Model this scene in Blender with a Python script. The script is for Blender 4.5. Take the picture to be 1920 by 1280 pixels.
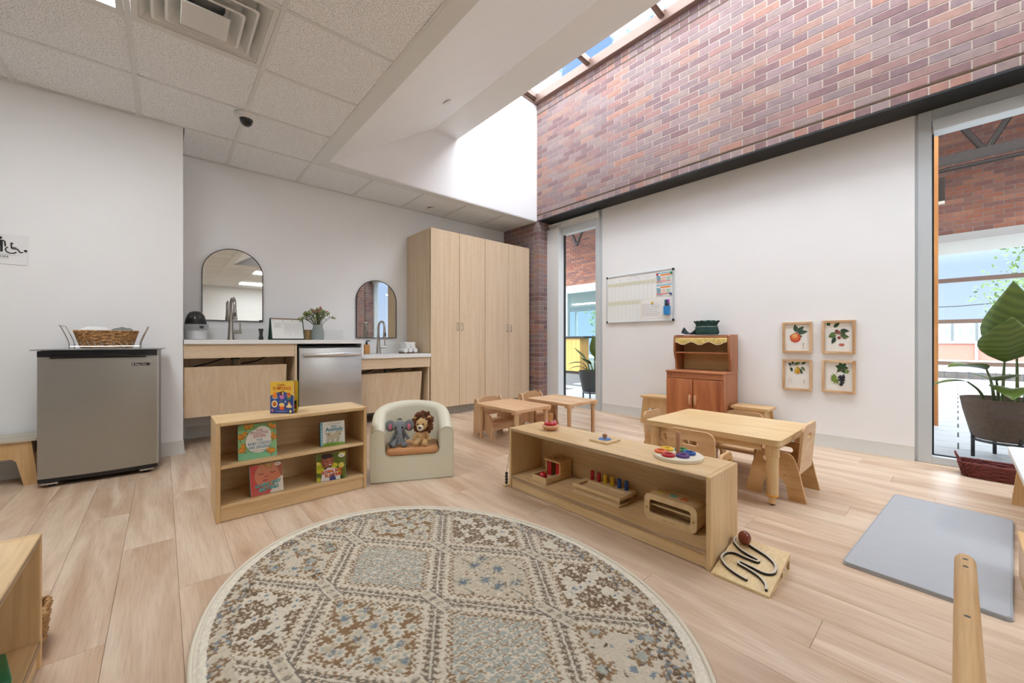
import bpy, bmesh, math, random
import numpy as np
from mathutils import Vector, Matrix
random.seed(7)
for o in list(bpy.data.objects): bpy.data.objects.remove(o)
S = bpy.context.scene
C = S.collection
# ------------------------------------------------------------------ camera
CAMH = 0.9; FPX = 740.0; CX = 960.0; CY = 639.0
TH = math.atan2(835, 740)
cam = bpy.data.cameras.new('camera'); cam.sensor_width = 36; cam.lens = FPX/1920*36
cam.shift_y = -(640-CY)/1920; cam.clip_start = 0.02; cam.clip_end = 300
co = bpy.data.objects.new('camera', cam); C.objects.link(co)
co.location = (0, 0, CAMH); co.rotation_euler = (math.pi/2, 0, TH-math.pi/2); S.camera = co
# ------------------------------------------------------------------ world (blue sky with clouds)
W = bpy.data.worlds.new('sky'); S.world = W; W.use_nodes = True
nt = W.node_tree; nt.nodes.clear()
def N(t, ty, **kw):
    n = t.nodes.new(ty)
    for k, v in kw.items(): setattr(n, k, v)
    return n
def ramp(t, stops, interp='LINEAR'):
    r = t.nodes.new('ShaderNodeValToRGB'); r.color_ramp.interpolation = interp
    e = r.color_ramp.elements
    while len(e) > 1: e.remove(e[-1])
    e[0].position = stops[0][0]; e[0].color = stops[0][1]
    for p, c in stops[1:]:
        x = e.new(p); x.color = c
    return r
wo = N(nt, 'ShaderNodeOutputWorld'); bg = N(nt, 'ShaderNodeBackground')
tc = N(nt, 'ShaderNodeTexCoord'); sp = N(nt, 'ShaderNodeSeparateXYZ')
nt.links.new(tc.outputs['Generated'], sp.inputs[0])
gr = ramp(nt, [(0, (.062, .074, .098, 1)), (.22, (.045, .060, .098, 1)), (.8, (.020, .040, .105, 1))])
nt.links.new(sp.outputs['Z'], gr.inputs[0])
cl = N(nt, 'ShaderNodeTexNoise'); cl.inputs['Scale'].default_value = 3.2; cl.inputs['Detail'].default_value = 6
cl.inputs['Roughness'].default_value = .55
nt.links.new(tc.outputs['Generated'], cl.inputs['Vector'])
cr = ramp(nt, [(.38, (0, 0, 0, 1)), (.54, (1, 1, 1, 1))]); nt.links.new(cl.outputs['Fac'], cr.inputs[0])
mx = N(nt, 'ShaderNodeMixRGB'); mx.inputs[2].default_value = (.93, .95, 1.0, 1)
fd = N(nt, 'ShaderNodeMapRange', interpolation_type='SMOOTHSTEP'); fd.inputs[1].default_value = .12; fd.inputs[2].default_value = .42   # clouds thin out toward the horizon
nt.links.new(sp.outputs['Z'], fd.inputs[0]); fm_ = N(nt, 'ShaderNodeMath', operation='MULTIPLY'); nt.links.new(fd.outputs[0], fm_.inputs[0]); nt.links.new(cr.outputs[0], fm_.inputs[1])
nt.links.new(fm_.outputs[0], mx.inputs[0]); nt.links.new(gr.outputs[0], mx.inputs[1])
nt.links.new(mx.outputs[0], bg.inputs[0]); bg.inputs[1].default_value = 8.0
nt.links.new(bg.outputs[0], wo.inputs[0])
LAMP = 12.0            # emission of the ceiling troffers
S.view_settings.view_transform = 'Standard'; S.view_settings.look = 'None'
S.view_settings.exposure = 0.75; S.view_settings.gamma = 1.0
S.view_settings.use_curve_mapping = False
# ------------------------------------------------------------------ pixel -> place helpers
_F = (math.cos(TH), math.sin(TH)); _R = (math.sin(TH), -math.cos(TH))
def ray(u, v):
    a = (u-CX)/FPX; b = (CY-v)/FPX
    return (_F[0]+a*_R[0], _F[1]+a*_R[1], b)
def PZ(u, v, z=0.0):
    d = ray(u, v); t = (z-CAMH)/d[2]; return Vector((d[0]*t, d[1]*t, z))
def PX(u, v, x):
    d = ray(u, v); t = x/d[0]; return Vector((x, d[1]*t, CAMH+d[2]*t))
def PY(u, v, y):
    d = ray(u, v); t = y/d[1]; return Vector((d[0]*t, y, CAMH+d[2]*t))
def proj(x, y, z):
    w = x*_F[0]+y*_F[1]; r = x*_R[0]+y*_R[1]
    if w < .05: return None
    return (CX+FPX*r/w, CY-FPX*(z-CAMH)/w, w)
def inview(pts, m=60):
    for p in pts:
        q = proj(*p)
        if q and -m < q[0] < 1920+m and -m < q[1] < 1280+m: return True
    return False
# ------------------------------------------------------------------ materials
def lin(c):
    return tuple((x/12.92 if x <= .04045 else ((x+.055)/1.055)**2.4) for x in c)
def rgb(r, g, b): return lin((r/255, g/255, b/255))+(1,)
MATS = {}
def mat(name, col, rough=.5, metal=0, spec=.5, noise=None, bump=0, emit=0, coat=0, aniso=0):
    if name in MATS: return MATS[name]
    m = bpy.data.materials.new(name); m.use_nodes = True; t = m.node_tree
    b = t.nodes['Principled BSDF']; c = rgb(*col)
    b.inputs['Base Color'].default_value = c; b.inputs['Roughness'].default_value = rough
    b.inputs['Metallic'].default_value = metal; b.inputs['Specular IOR Level'].default_value = spec
    if coat: b.inputs['Coat Weight'].default_value = coat
    if aniso: b.inputs['Anisotropic'].default_value = aniso
    if emit: b.inputs['Emission Color'].default_value = c; b.inputs['Emission Strength'].default_value = emit
    if noise or bump:
        x = N(t, 'ShaderNodeTexCoord'); n = N(t, 'ShaderNodeTexNoise')
        sc = (noise[0] if noise else 60); n.inputs['Scale'].default_value = sc; n.inputs['Detail'].default_value = 4
        t.links.new(x.outputs['Object'], n.inputs['Vector'])
        if noise:
            a = noise[1]
            r = ramp(t, [(.3, tuple(v*(1-a) for v in c[:3])+(1,)), (.7, tuple(min(1, v*(1+a)) for v in c[:3])+(1,))])
            t.links.new(n.outputs['Fac'], r.inputs[0]); t.links.new(r.outputs[0], b.inputs['Base Color'])
        if bump:
            bn = N(t, 'ShaderNodeBump'); bn.inputs['Strength'].default_value = bump; bn.inputs['Distance'].default_value = .004
            t.links.new(n.outputs['Fac'], bn.inputs['Height']); t.links.new(bn.outputs[0], b.inputs['Normal'])
    MATS[name] = m; return m
def wood(name, c1, c2, axis='X', scale=14, stretch=14, rough=.42, c3=None, spread=.0, coat=0):
    """grain runs along the object's own axis"""
    if name in MATS: return MATS[name]
    m = bpy.data.materials.new(name); m.use_nodes = True; t = m.node_tree
    b = t.nodes['Principled BSDF']; b.inputs['Roughness'].default_value = rough
    if coat: b.inputs['Coat Weight'].default_value = coat; b.inputs['Coat Roughness'].default_value = .25
    x = N(t, 'ShaderNodeTexCoord'); oi = N(t, 'ShaderNodeObjectInfo')
    ad = N(t, 'ShaderNodeVectorMath', operation='ADD'); ml = N(t, 'ShaderNodeMath', operation='MULTIPLY'); ml.inputs[1].default_value = 37.0
    t.links.new(oi.outputs['Random'], ml.inputs[0]); t.links.new(x.outputs['Object'], ad.inputs[0]); t.links.new(ml.outputs[0], ad.inputs[1])
    mp = N(t, 'ShaderNodeMapping'); s = [scale*1.0]*3; s['XYZ'.index(axis)] = scale/stretch
    mp.inputs['Scale'].default_value = s
    t.links.new(ad.outputs[0], mp.inputs[0])
    n = N(t, 'ShaderNodeTexNoise'); n.inputs['Scale'].default_value = 1.0; n.inputs['Detail'].default_value = 5; n.inputs['Distortion'].default_value = .9
    t.links.new(mp.outputs[0], n.inputs['Vector'])
    st = [(.30, rgb(*c2)), (.62, rgb(*c1))]
    if c3: st.append((.78, rgb(*c3)))
    r = ramp(t, st); t.links.new(n.outputs['Fac'], r.inputs[0])
    out = r.outputs[0]
    # fine pores
    mp2 = N(t, 'ShaderNodeMapping'); s2 = [scale*16.0]*3; s2['XYZ'.index(axis)] = scale*.8
    mp2.inputs['Scale'].default_value = s2; t.links.new(ad.outputs[0], mp2.inputs[0])
    n2 = N(t, 'ShaderNodeTexNoise'); n2.inputs['Scale'].default_value = 1.0; n2.inputs['Detail'].default_value = 2
    t.links.new(mp2.outputs[0], n2.inputs['Vector'])
    r2 = ramp(t, [(.35, (.86, .84, .82, 1)), (.55, (1, 1, 1, 1))]); t.links.new(n2.outputs['Fac'], r2.inputs[0])
    mu = N(t, 'ShaderNodeMixRGB', blend_type='MULTIPLY'); mu.inputs[0].default_value = .8
    t.links.new(out, mu.inputs[1]); t.links.new(r2.outputs[0], mu.inputs[2]); out = mu.outputs[0]
    if spread:
        hs = N(t, 'ShaderNodeHueSaturation'); mr = N(t, 'ShaderNodeMapRange')
        mr.inputs['To Min'].default_value = 1-spread; mr.inputs['To Max'].default_value = 1+spread
        t.links.new(oi.outputs['Random'], mr.inputs[0]); t.links.new(mr.outputs[0], hs.inputs['Value'])
        t.links.new(out, hs.inputs['Color']); out = hs.outputs[0]
    t.links.new(out, b.inputs['Base Color'])
    MATS[name] = m; return m
def brickmat(name, cols, island=False, seed=0.0):
    m = bpy.data.materials.new(name); m.use_nodes = True; t = m.node_tree
    b = t.nodes['Principled BSDF']; b.inputs['Roughness'].default_value = .85
    if island: src = N(t, 'ShaderNodeNewGeometry').outputs['Random Per Island']
    else: src = N(t, 'ShaderNodeObjectInfo').outputs['Random']
    k = len(cols); r = ramp(t, [(i/k, rgb(*c)) for i, c in enumerate(cols)], 'CONSTANT')
    t.links.new(src, r.inputs[0])
    x = N(t, 'ShaderNodeTexCoord'); n = N(t, 'ShaderNodeTexNoise'); n.inputs['Scale'].default_value = 22; n.inputs['Detail'].default_value = 5
    ml = N(t, 'ShaderNodeMath', operation='MULTIPLY'); ml.inputs[1].default_value = 31
    ad = N(t, 'ShaderNodeVectorMath', operation='ADD')
    t.links.new(src, ml.inputs[0]); t.links.new(x.outputs['Object'], ad.inputs[0]); t.links.new(ml.outputs[0], ad.inputs[1])
    t.links.new(ad.outputs[0], n.inputs['Vector'])
    r2 = ramp(t, [(.3, (.84, .84, .86, 1)), (.7, (1.08, 1.06, 1.04, 1))]); t.links.new(n.outputs['Fac'], r2.inputs[0])
    mu = N(t, 'ShaderNodeMixRGB', blend_type='MULTIPLY'); mu.inputs[0].default_value = 1
    t.links.new(r.outputs[0], mu.inputs[1]); t.links.new(r2.outputs[0], mu.inputs[2]); t.links.new(mu.outputs[0], b.inputs['Base Color'])
    n3 = N(t, 'ShaderNodeTexNoise'); n3.inputs['Scale'].default_value = 160; t.links.new(ad.outputs[0], n3.inputs['Vector'])
    bn = N(t, 'ShaderNodeBump'); bn.inputs['Strength'].default_value = .35; bn.inputs['Distance'].default_value = .003
    t.links.new(n3.outputs['Fac'], bn.inputs['Height']); t.links.new(bn.outputs[0], b.inputs['Normal'])
    MATS[name] = m; return m
def glassmat(name, tint=(1, 1, 1), refl=.08, rough=.0):
    m = bpy.data.materials.new(name); m.use_nodes = True; t = m.node_tree; t.nodes.clear()
    o = N(t, 'ShaderNodeOutputMaterial'); mixn = N(t, 'ShaderNodeMixShader'); tr = N(t, 'ShaderNodeBsdfTransparent'); gl = N(t, 'ShaderNodeBsdfGlossy')
    tr.inputs[0].default_value = tint+(1,); gl.inputs['Roughness'].default_value = rough
    lw = N(t, 'ShaderNodeLayerWeight'); lw.inputs[0].default_value = .18
    mm = N(t, 'ShaderNodeMath', operation='MULTIPLY'); mm.inputs[1].default_value = refl*6
    mm2 = N(t, 'ShaderNodeMath', operation='ADD'); mm2.inputs[1].default_value = refl*.5; mm2.use_clamp = True
    t.links.new(lw.outputs['Fresnel'], mm.inputs[0]); t.links.new(mm.outputs[0], mm2.inputs[0]); t.links.new(mm2.outputs[0], mixn.inputs[0])
    t.links.new(tr.outputs[0], mixn.inputs[1]); t.links.new(gl.outputs[0], mixn.inputs[2]); t.links.new(mixn.outputs[0], o.inputs[0])
    MATS[name] = m; return m
def attrmat(name, rough=.55, spec=.4):
    if name in MATS: return MATS[name]
    m = bpy.data.materials.new(name); m.use_nodes = True; t = m.node_tree
    b = t.nodes['Principled BSDF']; b.inputs['Roughness'].default_value = rough; b.inputs['Specular IOR Level'].default_value = spec
    a = N(t, 'ShaderNodeAttribute', attribute_name='Col'); t.links.new(a.outputs['Color'], b.inputs['Base Color'])
    MATS[name] = m; return m
# ------------------------------------------------------------------ mesh builder
class MB:
    def __init__(s): s.bm = bmesh.new()
    def box(s, x0, x1, y0, y1, z0, z1, bev=0, seg=2):
        v = [s.bm.verts.new(p) for p in ((x0,y0,z0),(x1,y0,z0),(x1,y1,z0),(x0,y1,z0),(x0,y0,z1),(x1,y0,z1),(x1,y1,z1),(x0,y1,z1))]
        fs = [s.bm.faces.new([v[i] for i in q]) for q in ((0,3,2,1),(4,5,6,7),(0,1,5,4),(1,2,6,5),(2,3,7,6),(3,0,4,7))]
        if bev:
            es = list({e for f in fs for e in f.edges})
            bmesh.ops.bevel(s.bm, geom=es, offset=bev, segments=seg, profile=.5, affect='EDGES')
        return s
    def cyl(s, p0, p1, r0, r1=None, n=16, cap=True):
        r1 = r0 if r1 is None else r1
        return s.tube([p0, p1], [r0, r1], n, cap)
    def tube(s, pts, r, n=10, cap=True, closed=False):
        pts = [Vector(p) for p in pts]; k = len(pts)
        rs = r if isinstance(r, (list, tuple)) else [r]*k
        up = None; rings = []
        for i, p in enumerate(pts):
            a = pts[(i-1) % k] if (i > 0 or closed) else p
            b = pts[(i+1) % k] if (i < k-1 or closed) else p
            d = (b-a)
            d = d.normalized() if d.length > 1e-9 else Vector((0, 0, 1))
            if up is None: up = Vector((0, 0, 1)) if abs(d.z) < .9 else Vector((1, 0, 0))
            sd = d.cross(up)
            if sd.length < 1e-6: sd = d.orthogonal()
            sd.normalize(); up = sd.cross(d).normalized()
            rings.append([s.bm.verts.new(p+(sd*math.cos(2*math.pi*j/n)+up*math.sin(2*math.pi*j/n))*rs[i]) for j in range(n)])
        m = k if closed else k-1
        for i in range(m):
            A = rings[i]; B = rings[(i+1) % k]
            for j in range(n): s.bm.faces.new((A[j], A[(j+1) % n], B[(j+1) % n], B[j]))
        if cap and not closed:
            if rs[0] > 1e-6: s.bm.faces.new(rings[0][::-1])
            if rs[-1] > 1e-6: s.bm.faces.new(rings[-1])
        return s
    def sph(s, c, r, sc=(1, 1, 1), n=14, rot=None):
        M_ = Matrix.Translation(Vector(c)) @ (rot.to_4x4() if rot else Matrix.Identity(4)) @ Matrix.Diagonal((r*sc[0], r*sc[1], r*sc[2], 1))
        bmesh.ops.create_uvsphere(s.bm, u_segments=n, v_segments=max(6, n*2//3), radius=1, matrix=M_); return s
    def lathe(s, prof, c=(0, 0, 0), n=24, sx=1, sy=1):
        rings = []
        for r, z in prof:
            if r < 1e-6: rings.append([s.bm.verts.new((c[0], c[1], c[2]+z))])
            else: rings.append([s.bm.verts.new((c[0]+sx*r*math.cos(2*math.pi*j/n), c[1]+sy*r*math.sin(2*math.pi*j/n), c[2]+z)) for j in range(n)])
        for A, B in zip(rings, rings[1:]):
            for j in range(n):
                if len(A) == 1 and len(B) == 1: continue
                if len(A) == 1: s.bm.faces.new((A[0], B[(j+1) % n], B[j]))
                elif len(B) == 1: s.bm.faces.new((A[j], A[(j+1) % n], B[0]))
                else: s.bm.faces.new((A[j], A[(j+1) % n], B[(j+1) % n], B[j]))
        return s
    def prism(s, loops, t0, t1, plane='XZ'):
        """loops: outer polygon then holes, 2D; extruded along the third axis from t0 to t1"""
        def mk(p, t):
            return {'XZ': (p[0], t, p[1]), 'XY': (p[0], p[1], t), 'YZ': (t, p[0], p[1])}[plane]
        if isinstance(loops[0][0], (int, float)): loops = [loops]
        es = []; bot = []; top = []
        for L in loops:
            b = [s.bm.verts.new(mk(p, t0)) for p in L]; u = [s.bm.verts.new(mk(p, t1)) for p in L]
            bot.append(b); top.append(u)
            k = len(L)
            for i in range(k): s.bm.faces.new((b[i], b[(i+1) % k], u[(i+1) % k], u[i]))
        if len(loops) == 1:
            s.bm.faces.new(bot[0][::-1]); s.bm.faces.new(top[0])
        else:
            for grp in (bot, top):
                ee = []
                for L in grp:
                    k = len(L)
                    for i in range(k):
                        e = s.bm.edges.get((L[i], L[(i+1) % k])); ee.append(e)
                bmesh.ops.triangle_fill(s.bm, use_beauty=True, use_dissolve=False, edges=ee)
        return s
    def quad(s, *p):
        s.bm.faces.new([s.bm.verts.new(q) for q in p]); return s
    def mesh(s, name, m=None, smooth=None):
        bmesh.ops.recalc_face_normals(s.bm, faces=s.bm.faces)
        me = bpy.data.meshes.new(name); s.bm.to_mesh(me); s.bm.free()
        if m: me.materials.append(m)
        if smooth is not None:
            me.polygons.foreach_set('use_smooth', [True]*len(me.polygons)); me.set_sharp_from_angle(angle=math.radians(smooth))
        return me
    def obj(s, name, m=None, parent=None, smooth=40, loc=None, rot=None):
        return link(name, s.mesh(name, m, smooth), parent, loc, rot)
def link(name, me, parent=None, loc=None, rot=None):
    o = bpy.data.objects.new(name, me); C.objects.link(o)
    if parent: o.parent = parent
    if loc is not None: o.location = loc
    if rot is not None: o.rotation_euler = rot
    return o
def tag(o, label=None, cat=None, group=None, kind=None):
    if label: o['label'] = label
    if cat: o['category'] = cat
    if group: o['group'] = group
    if kind: o['kind'] = kind
    return o
def thing(name, label, cat, loc=(0, 0, 0), rz=0, group=None):
    o = bpy.data.objects.new(name, None); C.objects.link(o); o.empty_display_size = .05
    o.location = loc; o.rotation_euler = (0, 0, rz); return tag(o, label, cat, group)
def struct(o, label, cat): return tag(o, label, cat, None, 'structure')
KIDS = {}
def copy_tree(o, parent=None):
    c = o.copy(); C.objects.link(c)
    if parent: c.parent = parent
    for ch in [x for x in C.objects if x.parent == o]: copy_tree(ch, c)
    return c
def rrect(x0, x1, z0, z1, r, n=5):
    """rounded rectangle, r a number or (bl, br, tr, tl)"""
    rs = r if isinstance(r, (list, tuple)) else (r,)*4
    P = []
    for (cx, cz, a0, q) in ((x0, z0, 180, rs[0]), (x1, z0, 270, rs[1]), (x1, z1, 0, rs[2]), (x0, z1, 90, rs[3])):
        ox = cx+(q if cx == x0 else -q); oz = cz+(q if cz == z0 else -q)
        if q < 1e-6: P.append((cx, cz)); continue
        for i in range(n+1):
            a = math.radians(a0+90*i/n); P.append((ox+q*math.cos(a), oz+q*math.sin(a)))
    return P
def ell(cx, cz, rx, rz, n=20, a0=0):
    return [(cx+rx*math.cos(a0+2*math.pi*i/n), cz+rz*math.sin(a0+2*math.pi*i/n)) for i in range(n)]
def catmull(P, k=6, closed=False):
    P = [Vector(p) for p in P]; out = []; n = len(P)
    for i in range(n if closed else n-1):
        p0 = P[(i-1) % n] if (closed or i > 0) else P[i]; p1 = P[i]; p2 = P[(i+1) % n]; p3 = P[(i+2) % n] if (closed or i+2 < n) else P[(i+1) % n]
        for j in range(k):
            t = j/k; out.append(.5*((2*p1)+(p2-p0)*t+(2*p0-5*p1+4*p2-p3)*t*t+(3*p1-p0-3*p2+p3)*t*t*t))
    if not closed: out.append(P[-1].copy())
    return out
# ---- flat print: coloured polygons on a plane (x right, z up, facing -y)
_TXT = {}
def text_polys(s, bold=0.0):
    key = (s, bold)
    if key in _TXT: return _TXT[key]
    cu = bpy.data.curves.new('lettering', 'FONT'); cu.body = s; cu.size = 1; cu.offset = bold; cu.resolution_u = 2
    o = bpy.data.objects.new('lettering', cu)
    me = o.to_mesh(); polys = [[(me.vertices[i].co.x, me.vertices[i].co.y) for i in p.vertices] for p in me.polygons]
    o.to_mesh_clear(); bpy.data.objects.remove(o); bpy.data.curves.remove(cu)
    _TXT[key] = polys; return polys
class Print:
    def __init__(s, step=.00012): s.v = []; s.f = []; s.c = []; s.k = 0; s.step = step; s.clip = None
    def poly(s, P, col, same=False):
        if not same: s.k += 1
        b = len(s.v)
        for x, z in P:
            if s.clip: x = min(max(x, s.clip[0]), s.clip[1]); z = min(max(z, s.clip[2]), s.clip[3])
            s.v.append((x, -s.k*s.step, z))
        s.f.append(tuple(range(b, b+len(P)))); s.c.append(rgb(*col)); return s
    def rect(s, x0, x1, z0, z1, col): return s.poly([(x0,z0),(x1,z0),(x1,z1),(x0,z1)], col)
    def ell(s, x, z, rx, rz, col, n=18): return s.poly(ell(x, z, rx, rz, n), col)
    def line(s, P, w, col):
        s.k += 1
        for (a, b) in zip(P, P[1:]):
            dx, dz = b[0]-a[0], b[1]-a[1]; L = math.hypot(dx, dz) or 1e-9; nx, nz = -dz/L*w/2, dx/L*w/2
            s.poly([(a[0]+nx,a[1]+nz),(a[0]-nx,a[1]-nz),(b[0]-nx,b[1]-nz),(b[0]+nx,b[1]+nz)], col, True)
        return s
    def leaf(s, x, z, L, w, ang, col, col2=None):
        ca, sa = math.cos(ang), math.sin(ang)
        P = []
        for i in range(7): t = i/6; P.append((t*L, w*math.sin(math.pi*t**.8)))
        for i in range(5, 0, -1): t = i/6; P.append((t*L, -w*math.sin(math.pi*t**.8)))
        Q = [(x+p*ca-q*sa, z+p*sa+q*ca) for p, q in P]; s.poly(Q, col)
        if col2:
            P2 = P[:7]; s.poly([(x+p*ca-q*sa, z+p*sa+q*ca) for p, q in P2], col2)
            s.line([(x, z), (x+L*.95*ca, z+L*.95*sa)], w*.12, tuple(int(c*.7) for c in col))
        return s
    def text(s, txt, x, z, size, col, align='c', ang=0, sx=1, bold=.0, shear=0, arc=0):
        T = text_polys(txt, bold)
        if not T: return s
        xs = [p[0] for q in T for p in q]; x0, x1 = min(xs), max(xs)
        off = {'c': -(x0+x1)/2, 'l': -x0, 'r': -x1}[align]
        s.k += 1; ca, sa = math.cos(ang), math.sin(ang)
        for q in T:
            P = []
            for a, b in q:
                a = (a+off)*size*sx; b = b*size; a += b*shear; b += arc*a*a
                P.append((x+a*ca-b*sa, z+a*sa+b*ca))
            s.poly(P, col, True)
        return s
    def obj(s, name, parent=None, loc=(0, 0, 0), rot=None, m=None):
        me = bpy.data.meshes.new(name); me.from_pydata(s.v, [], s.f); me.update()
        at = me.color_attributes.new('Col', 'FLOAT_COLOR', 'CORNER')
        cols = [];
        for f, c in zip(s.f, s.c): cols += list(c)*len(f)
        at.data.foreach_set('color', cols)
        me.materials.append(m or attrmat('printed_paper'))
        return link(name, me, parent, loc, rot)
# =================================================================== SETTING
CEIL = 2.6; YB = 4.71; YL = 4.11; XB = 4.0; XW = 4.24
wallm = mat('wall_paint', (243, 244, 245), .6, noise=(3, .012))
whitem = mat('white_trim', (226, 228, 227), .45)
# ---- floor: slab with oak vinyl planks
fl = struct(MB().box(-3.05, XW+.02, -5.85, YB+.05, -.08, -.004).obj('floor', mat('floor_underlay', (120, 100, 80), .8), smooth=None), 'pale oak plank floor of the classroom', 'floor')
oak = wood('oak_plank', (222, 200, 176), (190, 157, 127), 'Y', 9, 9, .34, (230, 212, 192), .05)
t = oak.node_tree; b = t.nodes['Principled BSDF']     # knots
src = b.inputs['Base Color'].links[0].from_socket
tcx = N(t, 'ShaderNodeTexCoord'); oi = N(t, 'ShaderNodeObjectInfo'); mlx = N(t, 'ShaderNodeMath', operation='MULTIPLY'); mlx.inputs[1].default_value = 91
adx = N(t, 'ShaderNodeVectorMath', operation='ADD'); mpx = N(t, 'ShaderNodeMapping'); mpx.inputs['Scale'].default_value = (3.4, 1.15, 1)
vo = N(t, 'ShaderNodeTexVoronoi'); vo.inputs['Scale'].default_value = 1.0
rv = ramp(t, [(.0, (.34, .27, .22, 1)), (.03, (.58, .48, .40, 1)), (.07, (.86, .78, .70, 1)), (.18, (1, 1, 1, 1))])
mk = N(t, 'ShaderNodeMixRGB', blend_type='MULTIPLY'); mk.inputs[0].default_value = .75
t.links.new(oi.outputs['Random'], mlx.inputs[0]); t.links.new(tcx.outputs['Object'], adx.inputs[0]); t.links.new(mlx.outputs[0], adx.inputs[1])
t.links.new(adx.outputs[0], mpx.inputs[0]); t.links.new(mpx.outputs[0], vo.inputs['Vector']); t.links.new(vo.outputs['Distance'], rv.inputs[0])
t.links.new(src, mk.inputs[1]); t.links.new(rv.outputs[0], mk.inputs[2]); t.links.new(mk.outputs[0], b.inputs['Base Color'])
PW, PL = .172, 1.19
plank_me = MB().box(0, PW-.0008, 0, PL-.0008, -.004, 0, .0007, 1).mesh('plank', oak, None)
far = MB(); k = 0; y_lo, y_hi, x_lo, x_hi = -5.85, YB, -3.05, XW
x = x_lo; row = 0
while x < x_hi-.001:
    w = min(PW, x_hi-x); off = (row*.417) % 1.0*PL; y = y_lo-off
    while y < y_hi-.001:
        a = max(y, y_lo); e = min(y+PL, y_hi if x+w > .12 else YL+.05)
        if e-a > .01:
            pts = [(x+w*i, a+(e-a)*j/8, 0) for i in (0, 1) for j in range(9)]
            if inview(pts, 20):
                o = link('plank', plank_me, fl, (x, a, 0)); o.scale = (w/PW, (e-a)/PL, 1)
            else: far.box(x, x+w-.0008, a, e-.0008, -.004, 0)
        y += PL
    x += PW; row += 1
tag(far.obj('planks_behind', oak, fl, None), kind='stuff')
# ---- walls
struct(MB().box(.126, 4.34, YB, YB+.12, 0, CEIL+.14).obj('wall_back', wallm, smooth=None), 'white painted back wall behind the sinks', 'wall')
struct(MB().box(-3.05, .125, YL, YB+.12, 0, CEIL+.14).obj('wall_left', wallm, smooth=None), 'white painted wall projecting behind the small fridge', 'wall')
struct(MB().box(-3.17, -3.05, -5.85, YB+.12, 0, CEIL+.14).obj('wall_far_left', wallm, smooth=None), 'white side wall far left of the room', 'wall')
struct(MB().box(-3.17, 4.4, -5.97, -5.85, 0, CEIL+.14).obj('wall_rear', wallm, smooth=None), 'white rear wall facing the mirrors', 'wall')
struct(MB().box(XW, XW+.1, .213, 3.03, 0, CEIL).obj('wall_right', wallm, smooth=None), 'white wall panel between the two windows', 'wall')
# coved vinyl baseboards
cove = mat('vinyl_base', (216, 216, 211), .5)
def base(name, L, loc, rz, label):
    p = [(0, 0), (0, .105), (-.004, .105), (-.006, .03), (-.016, .003), (-.016, 0)]
    m = MB().prism([(q[0], q[1]) for q in p], 0, L, 'XZ'); o = m.obj(name, cove, None, 30, loc, (0, 0, rz)); return struct(o, label, 'baseboard')
base('baseboard_right', 3.03-.213, (XW, .213, 0), 0, 'pale grey vinyl baseboard under the white wall panel')
base('baseboard_left', 3.17, (-3.05, YL, 0), -math.pi/2, 'grey vinyl baseboard behind the small fridge').rotation_euler = (0, 0, math.pi/2)
bb = bpy.data.objects['baseboard_left']; bb.location = (.125, YL, 0)
base('baseboard_back', 2.2, (2.36, YB, 0), math.pi/2, 'grey vinyl baseboard under the sink counter')
base('baseboard_corner', .6, (.125, YL, 0), math.pi, 'grey vinyl baseboard round the wall corner by the fridge').rotation_euler = (0, 0, 0)
bc = bpy.data.objects['baseboard_corner']; bc.scale = (-1, 1, 1)
# ---- ceiling with lay-in tiles
GX = [.468+.602*i for i in range(-6, 7)]; GY = [4.09-.6*i for i in range(-1, 17)]
WX0, WX1, WY0, WY1 = 1.185, XB, -1.6, 3.98           # skylight well opening
ce = MB()
ce.box(-3.05, WX0-.06, -5.85, YB, CEIL+.085, CEIL+.14).box(WX0-.06, 4.3, WY1+.1, YB, CEIL+.085, CEIL+.14).box(WX0-.06, 4.3, -5.85, WY0-.1, CEIL+.085, CEIL+.14)
ceil = struct(ce.obj('ceiling', mat('ceiling_deck', (200, 200, 196), .9), smooth=None), 'white suspended tile ceiling', 'ceiling')
tm = bpy.data.materials.new('mineral_tile'); tm.use_nodes = True; MATS['mineral_tile'] = tm; t = tm.node_tree; b = t.nodes['Principled BSDF']
b.inputs['Roughness'].default_value = .95; b.inputs['Specular IOR Level'].default_value = .1
x_ = N(t, 'ShaderNodeTexCoord'); n_ = N(t, 'ShaderNodeTexNoise'); n_.inputs['Scale'].default_value = 210; n_.inputs['Detail'].default_value = 1.5
n2 = N(t, 'ShaderNodeTexNoise'); n2.inputs['Scale'].default_value = 75; n2.inputs['Detail'].default_value = 2
t.links.new(x_.outputs['Object'], n_.inputs['Vector']); t.links.new(x_.outputs['Object'], n2.inputs['Vector'])
r_ = ramp(t, [(.365, rgb(128, 126, 120)), (.395, rgb(246, 248, 250))]); t.links.new(n_.outputs['Fac'], r_.inputs[0])
r2 = ramp(t, [(.30, rgb(224, 224, 222)), (.5, rgb(255, 255, 255))]); t.links.new(n2.outputs['Fac'], r2.inputs[0])
mu = N(t, 'ShaderNodeMixRGB', blend_type='MULTIPLY'); mu.inputs[0].default_value = .5
t.links.new(r_.outputs[0], mu.inputs[1]); t.links.new(r2.outputs[0], mu.inputs[2]); t.links.new(mu.outputs[0], b.inputs['Base Color'])
barm = mat('ceiling_grid_enamel', (222, 223, 222), .5)
LIGHTS = [(-.134-.602, -.134, 1.69, 2.89), (1.67, 2.874, -2.51, -1.91), (1.67, 2.874, -4.91, -4.31)]
DIFF = (-.134, .468, 2.29, 2.89)
def covered(x0, x1, y0, y1):
    cx, cy = (x0+x1)/2, (y0+y1)/2
    for a, b_, c, d in LIGHTS+[DIFF]:
        if a < cx < b_ and c < cy < d: return True
    return False
tile_me = {}
xs = [-3.05]+[g for g in GX if -3.0 < g < 4.2]+[4.22]
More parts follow.
